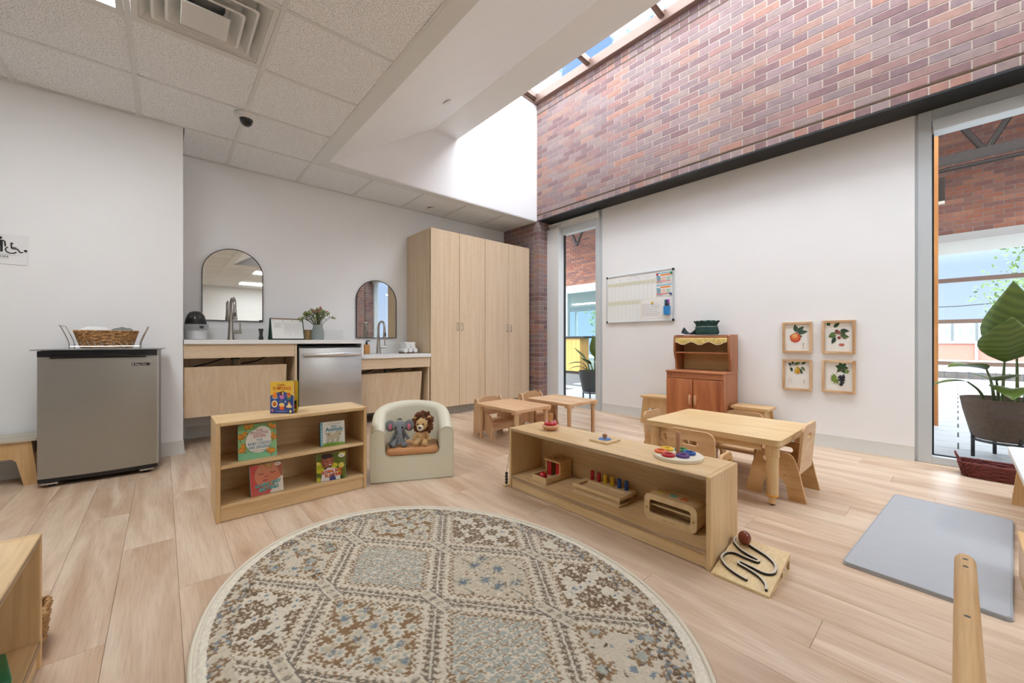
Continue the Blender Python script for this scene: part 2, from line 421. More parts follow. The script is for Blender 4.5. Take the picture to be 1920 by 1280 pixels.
ys = sorted([-5.85]+[g for g in GY if -5.8 < g < YB]+[YB])
xcol = xs
for i in range(len(xs)-1):
    for j in range(len(ys)-1):
        x0, x1, y0, y1 = xs[i], xs[i+1], ys[j], ys[j+1]
        if covered(x0, x1, y0, y1): continue
        if x1 > WX0-.1 and y1 > WY0 and y0 < WY1 and not (y0 > 4.0):
            if x0 > 1.0:
                if not (y1 <= WY0+.3): continue
        if x0 < .125 < x1 and y1 > YL+.05: x0 = .125
        if x1 <= .13 and y0 > YL-.05: continue
        key = (round(x1-x0, 3), round(y1-y0, 3))
        if key not in tile_me:
            w, h = key; tile_me[key] = MB().box(.010, w-.010, .010, h-.010, 0, .015, .002, 1).mesh('ceiling_tile', tm, None)
        link('ceiling_tile', tile_me[key], ceil, (x0, y0, CEIL+.004))
def bar(x0, x1, y0, y1):
    dz_ = .0 if (x1-x0) < (y1-y0) else .0009
    MB().box(x0, x1, y0, y1, CEIL-.0012+dz_, CEIL+.012-dz_).obj('grid_bar', barm, ceil, None)
def bary(g, ya, yb):      # main runner along y, broken where a troffer spans it
    cuts = sorted((c, d) for a, b_, c, d in LIGHTS if a+.05 < g < b_-.05)
    for c, d in cuts:
        bar(g-.012, g+.012, ya, c); ya = d
    bar(g-.012, g+.012, ya, yb)
def barx(g, xa, xb):
    cuts = sorted((a, b_) for a, b_, c, d in LIGHTS if c+.05 < g < d-.05)
    for a, b_ in cuts:
        bar(xa, a, g-.012, g+.012); xa = b_
    bar(xa, xb, g-.012, g+.012)
for g in xs[1:-1]:
    if g <= 1.08: bary(g, -5.85, YB if g > .2 else YL)
    else: bar(g-.012, g+.012, 4.09, YB); bary(g, -5.85, WY0)
for g in ys[1:-1]:
    xe = 1.07 if WY0 < g < WY1 else 4.2
    barx(g, -3.05, xe)
# plaster band round the well
band = MB().box(1.075, WX0-.001, WY0, 4.075, CEIL-.002, CEIL+.008).box(WX0-.001, XB, WY1+.002, 4.075, CEIL-.002, CEIL+.008)
struct(band.obj('trim_1', whitem, smooth=None), 'flat white plaster band around the skylight well', 'trim')
# ---- skylight well: sloped ceiling, soffit, shaft, end walls
prof = [(WX0, CEIL+.0), (2.32, 3.32), (2.65, 3.315), (2.65, 4.40)]
outer = [(2.60, 4.46), (2.60, 3.42), (2.30, 3.42), (WX0-.03, CEIL+.1)]
wellm = wallm
struct(MB().prism(prof+outer, WY0, WY1, 'XZ').obj('ceiling_slope', wellm, smooth=None), 'white sloping plaster ceiling rising to the skylight', 'ceiling')
endp = [(WX0-.05, CEIL+.01), (XB+.0, CEIL+.01), (XB+.0, 4.27), (2.55, 4.40), (2.55, 3.45), (2.3, 3.45)]
struct(MB().prism(endp, WY1, WY1+.1, 'XZ').obj('wall_skylight_end', wallm, smooth=None), 'bright white end wall of the skylight well', 'wall')
struct(MB().prism(endp, WY0-.1, WY0, 'XZ').obj('wall_skylight_rear', wellm, smooth=None), 'white rear end wall of the skylight well', 'wall')
# ---- skylight frame and glazing
brown = mat('brown_aluminium', (128, 104, 92), .42, .25)
MY = [3.945, 3.02, 2.06, 1.10, .14, -.82, -1.57]
def skz(x): return 4.30+(XB-x)*.09
sk = struct(MB().box(3.93, XB+.06, WY0, WY1+.02, 4.255, 4.37, .004, 1).obj('window_skylight', brown, smooth=None), 'brown framed sloping skylight above the brick wall', 'skylight')
for y in MY:
    m = MB().prism([(2.6, skz(2.6)), (3.96, skz(3.96)), (3.96, skz(3.96)+.07), (2.6, skz(2.6)+.07)], y-.032, y+.032, 'XZ'); m.obj('mullion', brown, sk, None)
    MB().prism([(2.6, skz(2.6)-.012), (3.95, skz(3.95)-.012), (3.95, skz(3.95)), (2.6, skz(2.6))], y-.012, y+.012, 'XZ').obj('mullion_cap', brown, sk, None)
MB().prism([(2.6, skz(2.6)-.03), (3.95, skz(3.95)-.05), (3.95, skz(3.95)+.06), (2.6, skz(2.6)+.06)], WY1-.018, WY1+.06, 'XZ').obj('end_rail', brown, sk, None)
glass = glassmat('clear_glass', (.97, .985, .985), .025)
for a, b_ in zip(MY, MY[1:]):
    MB().prism([(2.6, skz(2.6)+.045), (3.95, skz(3.95)+.045), (3.95, skz(3.95)+.05), (2.6, skz(2.6)+.05)], b_+.03, a-.03, 'XZ').obj('pane', glass, sk, None)
# ---- brick wall over the windows
BL, BH = .197, .0668
cols = [tuple((int(c[0]*.95), int(c[1]*.98), int(c[2]*1.02))) for c in [(152,118,108),(142,118,113),(164,126,110),(140,116,112),(158,118,108),(150,126,117),(134,102,98),(160,132,120),(152,124,119),(168,122,104),(144,122,117),(132,100,97),(154,130,123),(148,114,106),(152,128,119),(134,106,103)]]
bm1 = brickmat('brick', cols); bm1i = brickmat('brick_far', cols, True)
mort = mat('mortar', (184, 169, 158), .95, noise=(40, .05))
hh = (4.268-2.612-.016-.012-.012)/25
g0 = 2.612+hh; g1 = g0+.016+hh*22; g2 = g1+.012+hh           # recessed bed joints
wr = MB().box(XB+.03, XW+.1, WY0-.1, YB+.1, 2.615, 4.27)
for za, zb_ in ((2.613, g0-.002), (g0+.018, g1-.002), (g1+.014, g2-.002), (g2+.014, 4.27)): wr.box(XB+.0025, XB+.0299, WY0-.1, YB+.1, za, zb_)
wr = struct(wr.obj('wall_brick', mort, smooth=None), 'brown and mauve brick wall above the windows', 'wall')
bricks = []
z = 2.612; row = 0; NR = 25
gaps = {0: .016}
half = {0, NR-1, NR-2}
zs = []
hh = (4.268-2.612-.016-.012-.012)/NR
for r in range(NR):
    zs.append(z); z += hh
    if r == 0: z += .016
    if r in (NR-3, NR-2): z += .012
for r in range(NR):
    L = BL/2 if r in half else BL
    y = 3.975-(0 if (r % 2 == 0 or r in half) else BL/2)
    if r % 2 == 1 and r not in half: bricks.append((3.975-BL/2, 3.975, zs[r]))
    while y > WY0:
        bricks.append((max(y-L, WY0), y, zs[r])); y -= L
def bsize(b):
    p = proj(XB, b[0], b[2]); q = proj(XB, b[1], b[2]+hh)
    if not p or not q: return -1
    u0, u1 = sorted((p[0], q[0])); v = (p[1]+q[1])/2
    if u0 > 1925 or v < -15: return -1
    return (u1-u0)*FPX*hh/p[2]
bricks.sort(key=lambda b: -bsize(b))
bme = {}
rest = MB(); cnt = 0
for b in bricks:
    w = b[1]-b[0]-.0085
    if w < .015: continue
    if bsize(b) > 0 and cnt < 300:
        key = round(w, 3)
        if key not in bme: bme[key] = MB().box(0, .02, 0, w, 0, hh-.0085, .0012, 1).mesh('brick', bm1, None)
        link('brick', bme[key], wr, (XB+random.uniform(-.001, .001), b[0]+.004, b[2]+.004)); cnt += 1
    else: rest.box(XB, XB+.02, b[0]+.004, b[1]-.0045, b[2]+.004, b[2]+hh-.0045)
tag(rest.obj('bricks_further', bm1i, wr, None), kind='stuff')
dark = mat('dark_steel', (38, 40, 42), .5, .3)
struct(MB().box(XB-.004, XW+.11, WY0-.1, 3.975, 2.597, 2.612).obj('trim_2', dark, smooth=None), 'black steel lintel under the brick wall', 'trim')
# ---- brick corner column
bm2 = bm1; bm2i = bm1i
ccore = struct(MB().box(XB+.003, 4.30, 3.943, YB-.001, 0, 2.596).obj('wall_column', mort, smooth=None), 'dark red brick corner pier beside the tall cabinet', 'wall')
cm = {}
def cb(x0, x1, y0, y1, z0, parent=ccore):
    key = (round(x1-x0, 3), round(y1-y0, 3))
    if key not in cm: cm[key] = MB().box(0, key[0], 0, key[1], 0, BH-.0085, .0012, 1).mesh('brick', bm2, None)
    link('brick', cm[key], parent, (x0, y0, z0))
r = 0; z = .004
while z < 2.58:
    if r % 2 == 0:
        cb(XB, XB+.095, 3.94, 3.94+.19, z); cb(XB+.104, 4.2, 3.94, 3.955, z); y = 3.94+.199
    else:
        cb(XB, XB+.19, 3.94, 3.94+.092, z); y = 3.94+.101
    if z > 2.15 or y < 4.05:
        first = True
        while y < 4.68 and (z > 2.15 or first):
            e = min(y+.19, 4.70); cb(XB, XB+.015, y, e, z); y = e+.009; first = False
    z += BH; r += 1
# far brick pier, beyond the big window (seen in the small mirror)
pc = struct(MB().box(XB+.006, 4.34, -2.6, -1.006, 0, 2.596).obj('wall_pier', mort, smooth=None), 'dark red brick pier at the far side of the large window', 'wall')
fb = MB(); z = .004; r = 0
while z < 2.58:
    y = -1.0-(0 if r % 2 else .1)
    if r % 2 == 0: fb.box(XB, XB+.02, -1.092, -1.0, z, z+BH-.009)
    while y > -2.55: fb.box(XB, XB+.02, y-.19, y-.009 if False else y-.0, z, z+BH-.009) if y > -2.5 else None; y -= .199
    x = XB+(.0 if r % 2 else -.0)
    for a, c in ((XB+.001, XB+(.19 if r % 2 else .09)), (XB+(.199 if r % 2 else .099), XB+(.30 if r % 2 else .29))): fb.box(a, c, -1.02, -1.0, z, z+BH-.009)
    z += BH; r += 1
tag(fb.obj('bricks', bm2i, pc, None), kind='stuff')
struct(MB().box(4.2, 4.34, -5.9, -2.6, 0, CEIL+.14).obj('wall_right_rear', wallm, smooth=None), 'white side wall past the far brick pier', 'wall')
# ---- windows in the right wall
alu = mat('silver_aluminium', (204, 211, 214), .4, .12)
blackg = mat('black_gasket', (30, 34, 34), .5)
w1 = struct(MB().box(XW-.01, XW+.09, 3.066, 3.132, 0, 2.597, .002, 1).obj('window_1', alu, smooth=None), 'tall narrow aluminium window beside the brick pier', 'window')
MB().box(XW+.005, XW+.09, 3.03, 3.066, 0, 2.597).obj('jamb', alu, w1, None)
MB().box(XW-.01, XW+.09, 3.132, 3.72, 0, .09, .002, 1).obj('bottom_rail', alu, w1, None)
MB().box(XW-.01, XW+.09, 3.132, 3.72, 2.40, 2.50, .002, 1).obj('top_rail', alu, w1, None)
MB().box(XW-.02, XW+.09, 3.066, 3.94, 2.50, 2.585, .003, 1).obj('shade_box', whitem, w1, None)
MB().box(XW-.05, XW-.02, 3.066, 3.94, 2.545, 2.575, .003, 1).obj('shade_lip', whitem, w1, None)
MB().box(XW+.045, XW+.066, 3.700, 3.7215, .0, 2.50).obj('gasket', blackg, w1, None)
MB().box(XW+.05, XW+.056, 3.132, 3.705, .09, 2.40).obj('pane', glass, w1, None)
struct(MB().box(4.17, XW+.09, 3.722, 3.945, 0, 2.497, .002, 1).obj('trim_3', whitem, smooth=None), 'plain white infill panel between window and brick pier', 'panel')
w2 = struct(MB().box(XW-.005, XW+.1, .125, .196, 0, 2.597, .002, 1).obj('window_2', alu, smooth=None), 'large aluminium framed window looking onto the terrace', 'window')
MB().box(XW+.01, XW+.1, .196, .213, 0, 2.597).obj('jamb_return', alu, w2, None)
MB().box(XW-.005, XW+.1, -1.0, .125, 2.515, 2.597, .002, 1).obj('head_rail', alu, w2, None)
MB().box(XW-.035, XW+.1, -1.0, .118, 2.43, 2.515, .004, 1).obj('shade_cassette', alu, w2, None)
MB().box(XW-.005, XW+.1, -1.0, .125, 0, .055, .002, 1).obj('sill_rail', alu, w2, None)
MB().box(XW-.005, XW+.1, -1.0, -.93, .055, 2.43, .002, 1).obj('right_jamb', alu, w2, None)
g = MB().box(XW+.04, XW+.06, .115, .125, .055, 2.43); g.box(XW+.04, XW+.06, -.93, .125, .055, .063); g.obj('gasket', blackg, w2, None)
MB().box(XW+.05, XW+.056, -.93, .115, .063, 2.43).obj('pane', glass, w2, None)
# ---- ceiling troffers
em = bpy.data.materials.new('lit_diffuser'); em.use_nodes = True; t = em.node_tree; b = t.nodes['Principled BSDF']; MATS['lit_diffuser'] = em
b.inputs['Base Color'].default_value = (.9, .9, .9, 1); b.inputs['Emission Color'].default_value = (.94, .975, 1, 1); b.inputs['Emission Strength'].default_value = LAMP
lnames = [('troffer_light', 'ceiling troffer light beside the square air diffuser', 'diffuser'), ('troffer_light_mirror_offscreen', 'ceiling troffer light reflected higher in the large mirror', 'diffuser_mirror_offscreen'), ('troffer_light_rear_offscreen', 'ceiling troffer light nearest the rear wall, reflected lower in the large mirror', 'diffuser_rear_offscreen')]
for (x0, x1, y0, y1), (nm, lb, dn) in zip(LIGHTS, lnames):
    t_ = thing(nm, lb, 'ceiling light', ((x0+x1)/2, (y0+y1)/2, CEIL), 0, 'ceiling troffers')
    w, h = (x1-x0)/2-.014, (y1-y0)/2-.014
    MB().prism([[(-w,-h),(w,-h),(w,h),(-w,h)], [(-w+.03,-h+.03),(w-.03,-h+.03),(w-.03,h-.03),(-w+.03,h-.03)]], -.002, .02, 'XY').obj('frame', barm, t_, None)
    MB().box(-w+.03, w-.03, -h+.03, h-.03, .006, .012).obj(dn, em, t_, None)
# ---- square air diffuser
t_ = thing('air_diffuser', 'square white stepped-vane air diffuser in the tile ceiling', 'air vent', ((DIFF[0]+DIFF[1])/2, (DIFF[2]+DIFF[3])/2, CEIL))
dm = mat('diffuser_enamel', (222, 222, 219), .4)
def sq(a): return [(-a,-a),(a,-a),(a,a),(-a,a)]
hw = .287
MB().prism([sq(hw), sq(.262)], -.0025, .012, 'XY').obj('flange', dm, t_, None)
def vane(r0, z0, r1, z1, name):
    m = MB()
    def ring(a, z, rr): return [m.bm.verts.new((p[0], p[1], z)) for p in rrect(-a, a, -a, a, rr, 4)]
    A = ring(r0, z0, .02); B = ring(r0-.012, z0-.003, .02); D = ring(r1, z1, .006)
    n = len(A)
    for P, Q in ((A, B), (B, D)):
        for i in range(n): m.bm.faces.new((P[i], P[(i+1) % n], Q[(i+1) % n], Q[i]))
    m.obj(name, dm, t_, 30)
vane(.268, .004, .205, .052, 'vane'); vane(.212, -.010, .150, .045, 'vane'); vane(.158, -.024, .098, .038, 'vane')
MB().box(-.098, .098, -.098, .098, -.046, -.038, .003, 1).obj('centre_plate', dm, t_)
MB().lathe([(0, -.047), (.004, -.047), (.004, -.044)], n=8).obj('screw', alu, t_)
MB().lathe([(.085, .05), (.085, .081), (0, .081)], n=28).obj('duct_collar', mat('galvanised_duct', (150, 153, 153), .45, .4), t_)
MB().prism([sq(.28), ell(0, 0, .086, .086, 28)], .056, .07, 'XY').obj('plenum_plate', dm, t_, None)
# ---- dome camera and sprinklers
p = PZ(460, 214, CEIL)
t_ = thing('dome_camera', 'white ceiling security camera with a black dome lens', 'camera', (.475, 3.56, CEIL))
MB().lathe([(0, 0), (.072, 0), (.074, -.006), (.066, -.022), (.05, -.032), (0, -.032)], n=32).obj('housing', mat('camera_white', (228, 228, 226), .35), t_)
MB().lathe([(.046, -.028), (.044, -.034), (.036, -.062), (.02, -.078), (0, -.082)], n=24).obj('dome', mat('dome_black', (12, 12, 13), .08, coat=.5), t_)
MB().sph((.015, -.03, -.062), .014).obj('lens', mat('lens_black', (4, 4, 5), .05), t_)
for (pt, lb, tilt) in ((Vector((1.82, 2.75, 0)), 'round white sprinkler cover on the sloping ceiling', 1), (PZ(808, 390, CEIL), 'round white sprinkler cover on the ceiling tile above the tall cabinet', 0)):
    if tilt: 
        pt = None
        d = ray(838, 190); nx, nz = -.72, 1.135   # plane through the slope
        # slope plane: z = CEIL + (x-WX0)*0.634
        kk = (CEIL-WX0*.6344-CAMH)/(d[2]-.6344*d[0]); pt = Vector((d[0]*kk, d[1]*kk, CAMH+d[2]*kk))
    t_ = thing('sprinkler_cover', lb, 'sprinkler', pt)
    if tilt: t_.rotation_euler = (0, -math.atan(.6344), 0)
    MB().lathe([(0, -.012), (.036, -.012), (.040, -.010), (.040, -.007), (0, -.007)], n=28).obj('cover_plate', whitem, t_)
    MB().lathe([(.026, -.0069), (.026, 0)], n=24).obj('cup', whitem, t_)
# =================================================================== OUTSIDE (terrace, opposite wing, street)
deckm = mat('terrace_tile', (168, 172, 174), .55, noise=(6, .06))
tf = struct(MB().box(XW+.1, 14.4, -6, 8, -.06, -.012).obj('floor_terrace', mat('terrace_joint', (96, 98, 98), .9), smooth=None), 'grey plank-tile terrace outside the windows', 'terrace')
tme = MB().box(0, .297, 0, 1.19, -.012, 0, .001, 1).mesh('terrace_tile', deckm, None)
i = 0; xx = XW+.12
while xx < 14.1:
    yy = -3.6-(.6 if i % 2 else 0)
    while yy < (4.6 if xx < 9 else 1.0):
        link('paving_tile', tme, tf, (xx, yy, 0)); yy += 1.2
    xx += .305; i += 1
street = struct(MB().box(14.41, 90, -60, 60, -2.8, -2.5).obj('floor_street', mat('asphalt', (150, 148, 146), .9, noise=(2, .08)), smooth=None), 'grey street beyond the terrace', 'street')
# opposite brick wing
XO = 9.2
ow = struct(MB().box(XO+.007, XO+.3, -7, 9, 2.56, 5.2).obj('wall_opposite', MATS['mortar'], smooth=None), 'brick wall of the opposite wing above its storefront', 'wall')
obc = [(170,114,90),(182,122,98),(156,106,90),(190,132,104),(162,116,100),(176,112,86),(150,104,92)]
bm3 = brickmat('brick_outdoor', obc); bm3i = brickmat('brick_outdoor_far', obc, True)
om = {}; orest = MB(); r = 0; z = 2.56; ocnt = 0
while z < 5.15:
    y = 8.9-(BL/2 if r % 2 else 0)
    while y > -6.9:
        q = proj(XO, y, z)
        vis = q and 1740 < q[0] < 1960 and q[1] > 190 and y < 1.2
        if vis and ocnt < 300:
            if 'b' not in om: om['b'] = MB().box(0, .02, -BL+.009, 0, 0, BH-.009, .0012, 1).mesh('brick', bm3, None)
            link('brick', om['b'], ow, (XO, y, z+.005)); ocnt += 1
        else: orest.box(XO, XO+.02, y-BL+.009, y, z+.005, z+BH-.004)
        y -= BL
    z += BH; r += 1
tag(orest.obj('bricks_further', bm3i, ow, None), kind='stuff')
cream = mat('painted_beam', (206, 200, 190), .6)
MB().box(XO-.02, XO+.3, -7, 9, 2.44, 2.56).obj('lintel_beam', cream, ow, None)
MB().box(XO+.3, XO+1.3, -7, 2.0, 2.44, 2.56).obj('passage_soffit', cream, ow, None)
# glazed storefront of the wing, part A (terrace view): brown rails and posts
brn = mat('bronze_rail', (140, 114, 98), .45, .2)
sf = struct(MB().box(XO+.05, XO+.12, -7, 1.6, 1.815, 1.88).obj('window_terrace_front', brn, smooth=None), 'bronze horizontal rails of the open front across the terrace', 'window')
for zz in (1.175, .52): MB().box(XO+.05, XO+.12, -7, 1.6, zz, zz+.06).obj('rail', brn, sf, None)
for yy in (1.55, -2.5, -5): MB().box(XO+.05, XO+.12, yy, yy+.06, 0, 2.44).obj('post', brn, sf, None)
MB().box(XO+.08, XO+.085, -7, 1.6, 0, 2.44).obj('pane', glass, sf, None)
rfm = mat('shade_roof_deck', (120, 112, 104), .8)
struct(MB().box(5.4, 9.5, -7, 9, 4.75, 4.9).obj('ceiling_terrace_shade', rfm, smooth=None), 'flat roof added to shade the terrace', 'roof')  # added slab, keeps sky light off the terrace and opposite brick
# wood clad post close to the window
tag(MB().box(6.15, 6.20, .134, .168, 0, 4.7).obj('timber_post', wood('cedar_post', (196, 134, 74), (160, 100, 52), 'Z', 20, 20)), 'slim orange cedar post standing on the terrace', 'post')
# roof truss across the terrace
steel = mat('bronze_steel', (58, 48, 42), .5, .2)
def tp(u, v, x=7.4): return PX(u, v, x)
tr = thing('roof_truss', 'dark bronze steel truss spanning above the terrace', 'truss', (7.4, 0, 2.9))
a0, a1 = tp(1755, 302), tp(1920, 262); a0.x = a1.x = 7.4; dz = (a1.z-a0.z)/(a1.y-a0.y)
zb = tp(1840, 286).z
MB().box(-.04, .04, -4, 5, zb-2.9-.05, zb-2.9+.05).obj('bottom_chord', steel, tr, None)
MB().box(-.04, .04, -4, 5, zb-2.9+.75, zb-2.9+.86).obj('top_chord', steel, tr, None)
yv = tp(1848, 278).y
for kx in range(-6, 9):
    y0 = yv+kx*.78-.0
    MB().tube([(0, y0, zb-2.9), (0, y0+.39, zb-2.9+.78)], .032, 8).obj('web', steel, tr)
    MB().tube([(0, y0, zb-2.9), (0, y0-.39, zb-2.9+.78)], .032, 8).obj('web', steel, tr)
zp = tp(1840, 307).z
tag(MB().tube([(7.35, -4, zp), (7.35, 5, zp)], .025, 10).obj('truss_tie_rod', steel), 'dark tie rod running below the terrace truss', 'rod')
q0 = PX(1764, 377, 6.23); q1 = PX(1764, 333, 6.23)
lp = thing('wall_lantern', 'small dark box lantern fixed beside the cedar post', 'lantern', (6.26, q0.y, q0.z))
MB().box(-.04, .04, -.032, .032, .0, q1.z-q0.z, .003, 1).obj('housing', steel, lp, None)
MB().box(-.035, .035, -.028, .028, -.02, 0).obj('lamp_glass', mat('opal_glass', (220, 214, 196), .3), lp, None)
MB().box(-.08, -.04, .02, .06, .1, .13).obj('bracket', steel, lp, None)
# ---- lobby seen through the narrow window
lf = struct(MB().box(XO+.05, 15, 1.7, 14, -.05, .0).obj('floor_lobby', mat('lobby_floor', (150, 128, 108), .4), smooth=None), 'brown floor of the lobby across the terrace', 'floor')
struct(MB().box(XO+.3, 15, 2.0, 14, 2.5, 2.56).obj('ceiling_lobby', mat('lobby_ceiling', (196, 200, 198), .8), smooth=None), 'pale ceiling of the lobby across the terrace', 'ceiling')
s1 = struct(MB().box(XO-.02, XO+.1, 1.7, 12, 2.33, 2.44).obj('window_lobby_front', alu, smooth=None), 'silver storefront of the lobby across the terrace', 'window')
for u in (1062, 1140): 
    q = PX(u, 600, XO); MB().box(XO-.02, XO+.1, q.y-.05, q.y+.05, 0, 2.33).obj('post', alu, s1, None)
lobglass = glassmat('tinted_glass', (.80, .93, .92), .10)
MB().box(XO+.04, XO+.05, 1.7, 12, 0, 2.33).obj('pane', lobglass, s1, None)
s2 = struct(MB().box(14.9, 15, 1.7, 14, 2.3, 2.5).obj('window_lobby_rear', alu, smooth=None), 'rear window wall of the lobby with trees behind', 'window')
for k in range(9): MB().box(14.9, 15, 2.0+1.45*k, 2.08+1.45*k, 0, 2.3).obj('post', alu, s2, None)
MB().box(14.9, 15, 1.7, 14, 0, .12).obj('sill', alu, s2, None)
MB().box(14.94, 14.95, 1.7, 14, .12, 2.3).obj('pane', glass, s2, None)
for k, yy in enumerate((10.9, 10.25)):
    tt = thing('lobby_light', ('bright strip light in the lobby ceiling, next to the silver post', 'bright strip light in the lobby ceiling, above the potted plant')[k], 'ceiling light', (13.5, yy, 2.5), 0, 'lobby strip lights')
    MB().box(-.12, .12, -.24, .24, -.03, 0).obj('tube_cover', em, tt, None)
dk = thing('reception_desk', 'vertical-board bamboo reception desk with a dark top', 'desk', (8.8, PX(1087, 640, 8.6).y+.62, 0))
bam = wood('bamboo', (232, 184, 104), (212, 160, 84), 'Z', 12, 18, .4)
for k in range(9): MB().box(-.2, .2, -.62+k*.135, -.62+k*.135+.131, .06, .98, .002, 1).obj('board', bam, dk, None)
MB().box(-.26, .24, -.82, .62, .98, 1.03, .004, 1).obj('desk_top', mat('dark_top', (34, 44, 42), .4), dk, None)
MB().box(-.17, .17, -.6, .6, 0, .06).obj('plinth', steel, dk, None)
# ---- plants in pots beside the windows
leafm = bpy.data.materials.new('glossy_leaf'); leafm.use_nodes = True; t = leafm.node_tree; b = t.nodes['Principled BSDF']; b.inputs['Roughness'].default_value = .35
x_ = N(t, 'ShaderNodeTexCoord'); wv = N(t, 'ShaderNodeTexWave'); wv.inputs['Scale'].default_value = 16; wv.inputs['Distortion'].default_value = 1.5
t.links.new(x_.outputs['Object'], wv.inputs['Vector']); rr = ramp(t, [(.2, rgb(84, 104, 40)), (.8, rgb(106, 124, 50))]); t.links.new(wv.outputs['Fac'], rr.inputs[0]); t.links.new(rr.outputs[0], b.inputs['Base Color'])
stemm = mat('leaf_stalk', (92, 104, 56), .5)
def bigleaf(parent, base, tip_h, lean, ang, L, Wd, droop=.3, name='leaf'):
    """stalk from base rising then a paddle leaf"""
    bx, by, bz = base; ca, sa = math.cos(ang), math.sin(ang)
    top = Vector((bx+ca*lean, by+sa*lean, tip_h))
    pts = catmull([(bx, by, bz), (bx+ca*lean*.35, by+sa*lean*.35, bz+(tip_h-bz)*.6), top], 5)
    st = MB().tube(pts, [.012-.006*i/(len(pts)-1) for i in range(len(pts))], 7).obj('stalk', stemm, parent)
    m = MB(); n = 9; kk = 6; rows = []
    d = Vector((ca, sa, .55-droop)).normalized(); side = Vector((-sa, ca, 0))
    for i in range(n+1):
        s_ = i/n; w = Wd*math.sin(math.pi*min(1, max(.015, s_**.75)))*.5 if s_ < 1 else .001
        c = top+d*(L*s_)+Vector((0, 0, -droop*L*s_*s_*.9))
        rows.append([m.bm.verts.new(c+side*(w*q)+Vector((0, 0, abs(q)*w*.28))) for q in [-1+2*j/kk for j in range(kk+1)]])
    for A, B in zip(rows, rows[1:]):
        for j in range(kk): m.bm.faces.new((A[j], A[j+1], B[j+1], B[j]))
    lf_ = m.obj(name, leafm, parent, 60)
    sm = lf_.modifiers.new('thick', 'SOLIDIFY'); sm.thickness = .002
def pot_plant(label, loc, potm, leaves, R_=.24, H_=.31, zb_=.15):
    p = thing('potted_plant', label, 'plant', loc)
    MB().lathe([(0, zb_), (R_*.70, zb_), (R_*.76, zb_+.02), (R_*.94, zb_+H_*.7), (R_, zb_+H_), (R_-.02, zb_+H_), (R_*.9, zb_+H_-.05), (0, zb_+H_-.05)], n=36).obj('pot', potm, p)
    MB().lathe([(0, zb_+H_-.045), (R_*.9, zb_+H_-.045)], n=24).obj('soil', mat('potting_soil', (54, 42, 34), .95), p)
    ring = [(R_*.72*math.cos(a), R_*.72*math.sin(a), zb_-.012) for a in [2*math.pi*i/24 for i in range(24)]]
    MB().tube(ring, .01, 6, closed=True).obj('stand_ring', dark, p)
    for a in (.3, .3+math.pi/2, .3+math.pi, .3+1.5*math.pi):
        MB().tube([(R_*.74*math.cos(a), R_*.74*math.sin(a), 0), (R_*.74*math.cos(a), R_*.74*math.sin(a), zb_+.07)], .011, 8).obj('stand_leg', dark, p)
    for L in leaves: bigleaf(p, *L)
    return p
zt = .40
pot_plant('broad-leaved plant in a brown pot on a stand outside the large window', (4.80, -.25, 0), mat('brown_fibre_pot', (92, 74, 60), .85, noise=(60, .18), bump=.3), [
    ((.02, -.05, zt), .78, .03, 3.0, .34, .34, -.9), ((.0, .02, zt), .74, .04, 3.3, .26, .30, -.6), ((-.03, .06, zt), .68, .05, 2.2, .26, .22, .25),
    ((.02, -.08, zt), .66, .05, -2.2, .26, .26, -.2), ((-.04, .04, zt), .60, .06, 2.9, .22, .26, .2), ((.03, -.12, zt), .62, .08, -1.7, .28, .24, .1),
    ((-.02, .10, zt), .58, .10, 1.75, .24, .10, .45), ((0, -.10, zt), .52, .12, -2.0, .24, .16, .3), ((-.06, -.02, zt), .55, .03, 3.1, .18, .22, .5)])
pot_plant('bird-of-paradise plant in a charcoal pot outside the narrow window', (4.88, 3.64, 0), mat('charcoal_pot', (66, 68, 66), .6), [
    ((0, -.05, zt), .72, .03, -2.2, .34, .14, -.9), ((.02, .0, zt), .66, .05, -2.6, .28, .13, -.5), ((0, .08, zt), .62, .06, 2.6, .24, .14, -.2),
    ((-.02, .09, zt), .56, .08, 2.2, .26, .11, .35), ((0, .10, zt), .50, .10, 2.0, .22, .09, .4), ((.02, -.05, zt), .58, .05, -2.4, .24, .12, -.1), ((.0, .02, zt), .54, .04, 3.0, .24, .13, .0)], .23, .31, .14)
# ---- street: fence, bollard, far building, tree
fn = thing('yard_fence', 'dark wire fence along a service yard across the street', 'fence', (36, 0, -2.5))
fm = mat('fence_steel', (66, 68, 70), .6)
for k in range(40): MB().box(-.04, .04, -14+k*.5, -14+k*.5+.06, 0, 1.55).obj('picket', fm, fn, None)
for zz in (.15, .8, 1.45): MB().box(-.03, .03, -14, 6, zz, zz+.07).obj('fence_rail', fm, fn, None)
MB().box(.3, .36, -14, 6, .0, 1.5).obj('screen', mat('yard_screen', (104, 98, 92), .9, noise=(3, .2)), fn, None)
yc = thing('yard_canopy', 'low flat pale canopy roof behind the wire fence', 'canopy', (39, -4, -2.5))
MB().box(-2.4, 3, -9, 9.5, 1.5, 2.05).obj('roof_slab', mat('pale_canopy', (190, 194, 194), .6), yc, None)
for yy in (-8.5, -3, 3, 9): MB().box(-1.9, -1.7, yy, yy+.2, 0, 1.5).obj('post', fm, yc, None)
bo = thing('bollard', 'yellow safety bollard on the street kerb', 'bollard', (34, PX(1801, 700, 34).y, -2.5))
MB().lathe([(0, 0), (.16, 0), (.16, .82), (.12, .88), (0, .9)], n=20).obj('post', mat('safety_yellow', (236, 200, 30), .5), bo)
MB().lathe([(.162, .70), (.164, .705), (.164, .76), (.162, .765)], n=20).obj('band', mat('pale_yellow', (244, 224, 120), .5), bo)
bd = thing('street_building', 'two-storey red brick building with a grey metal mansard roof', 'building', (48, -2, -2.5))
MB().box(0, 12, -30, 12, 0, 3.3).obj('wall', brickmat('brick_red_plain', [(186, 128, 112)]), bd, None)
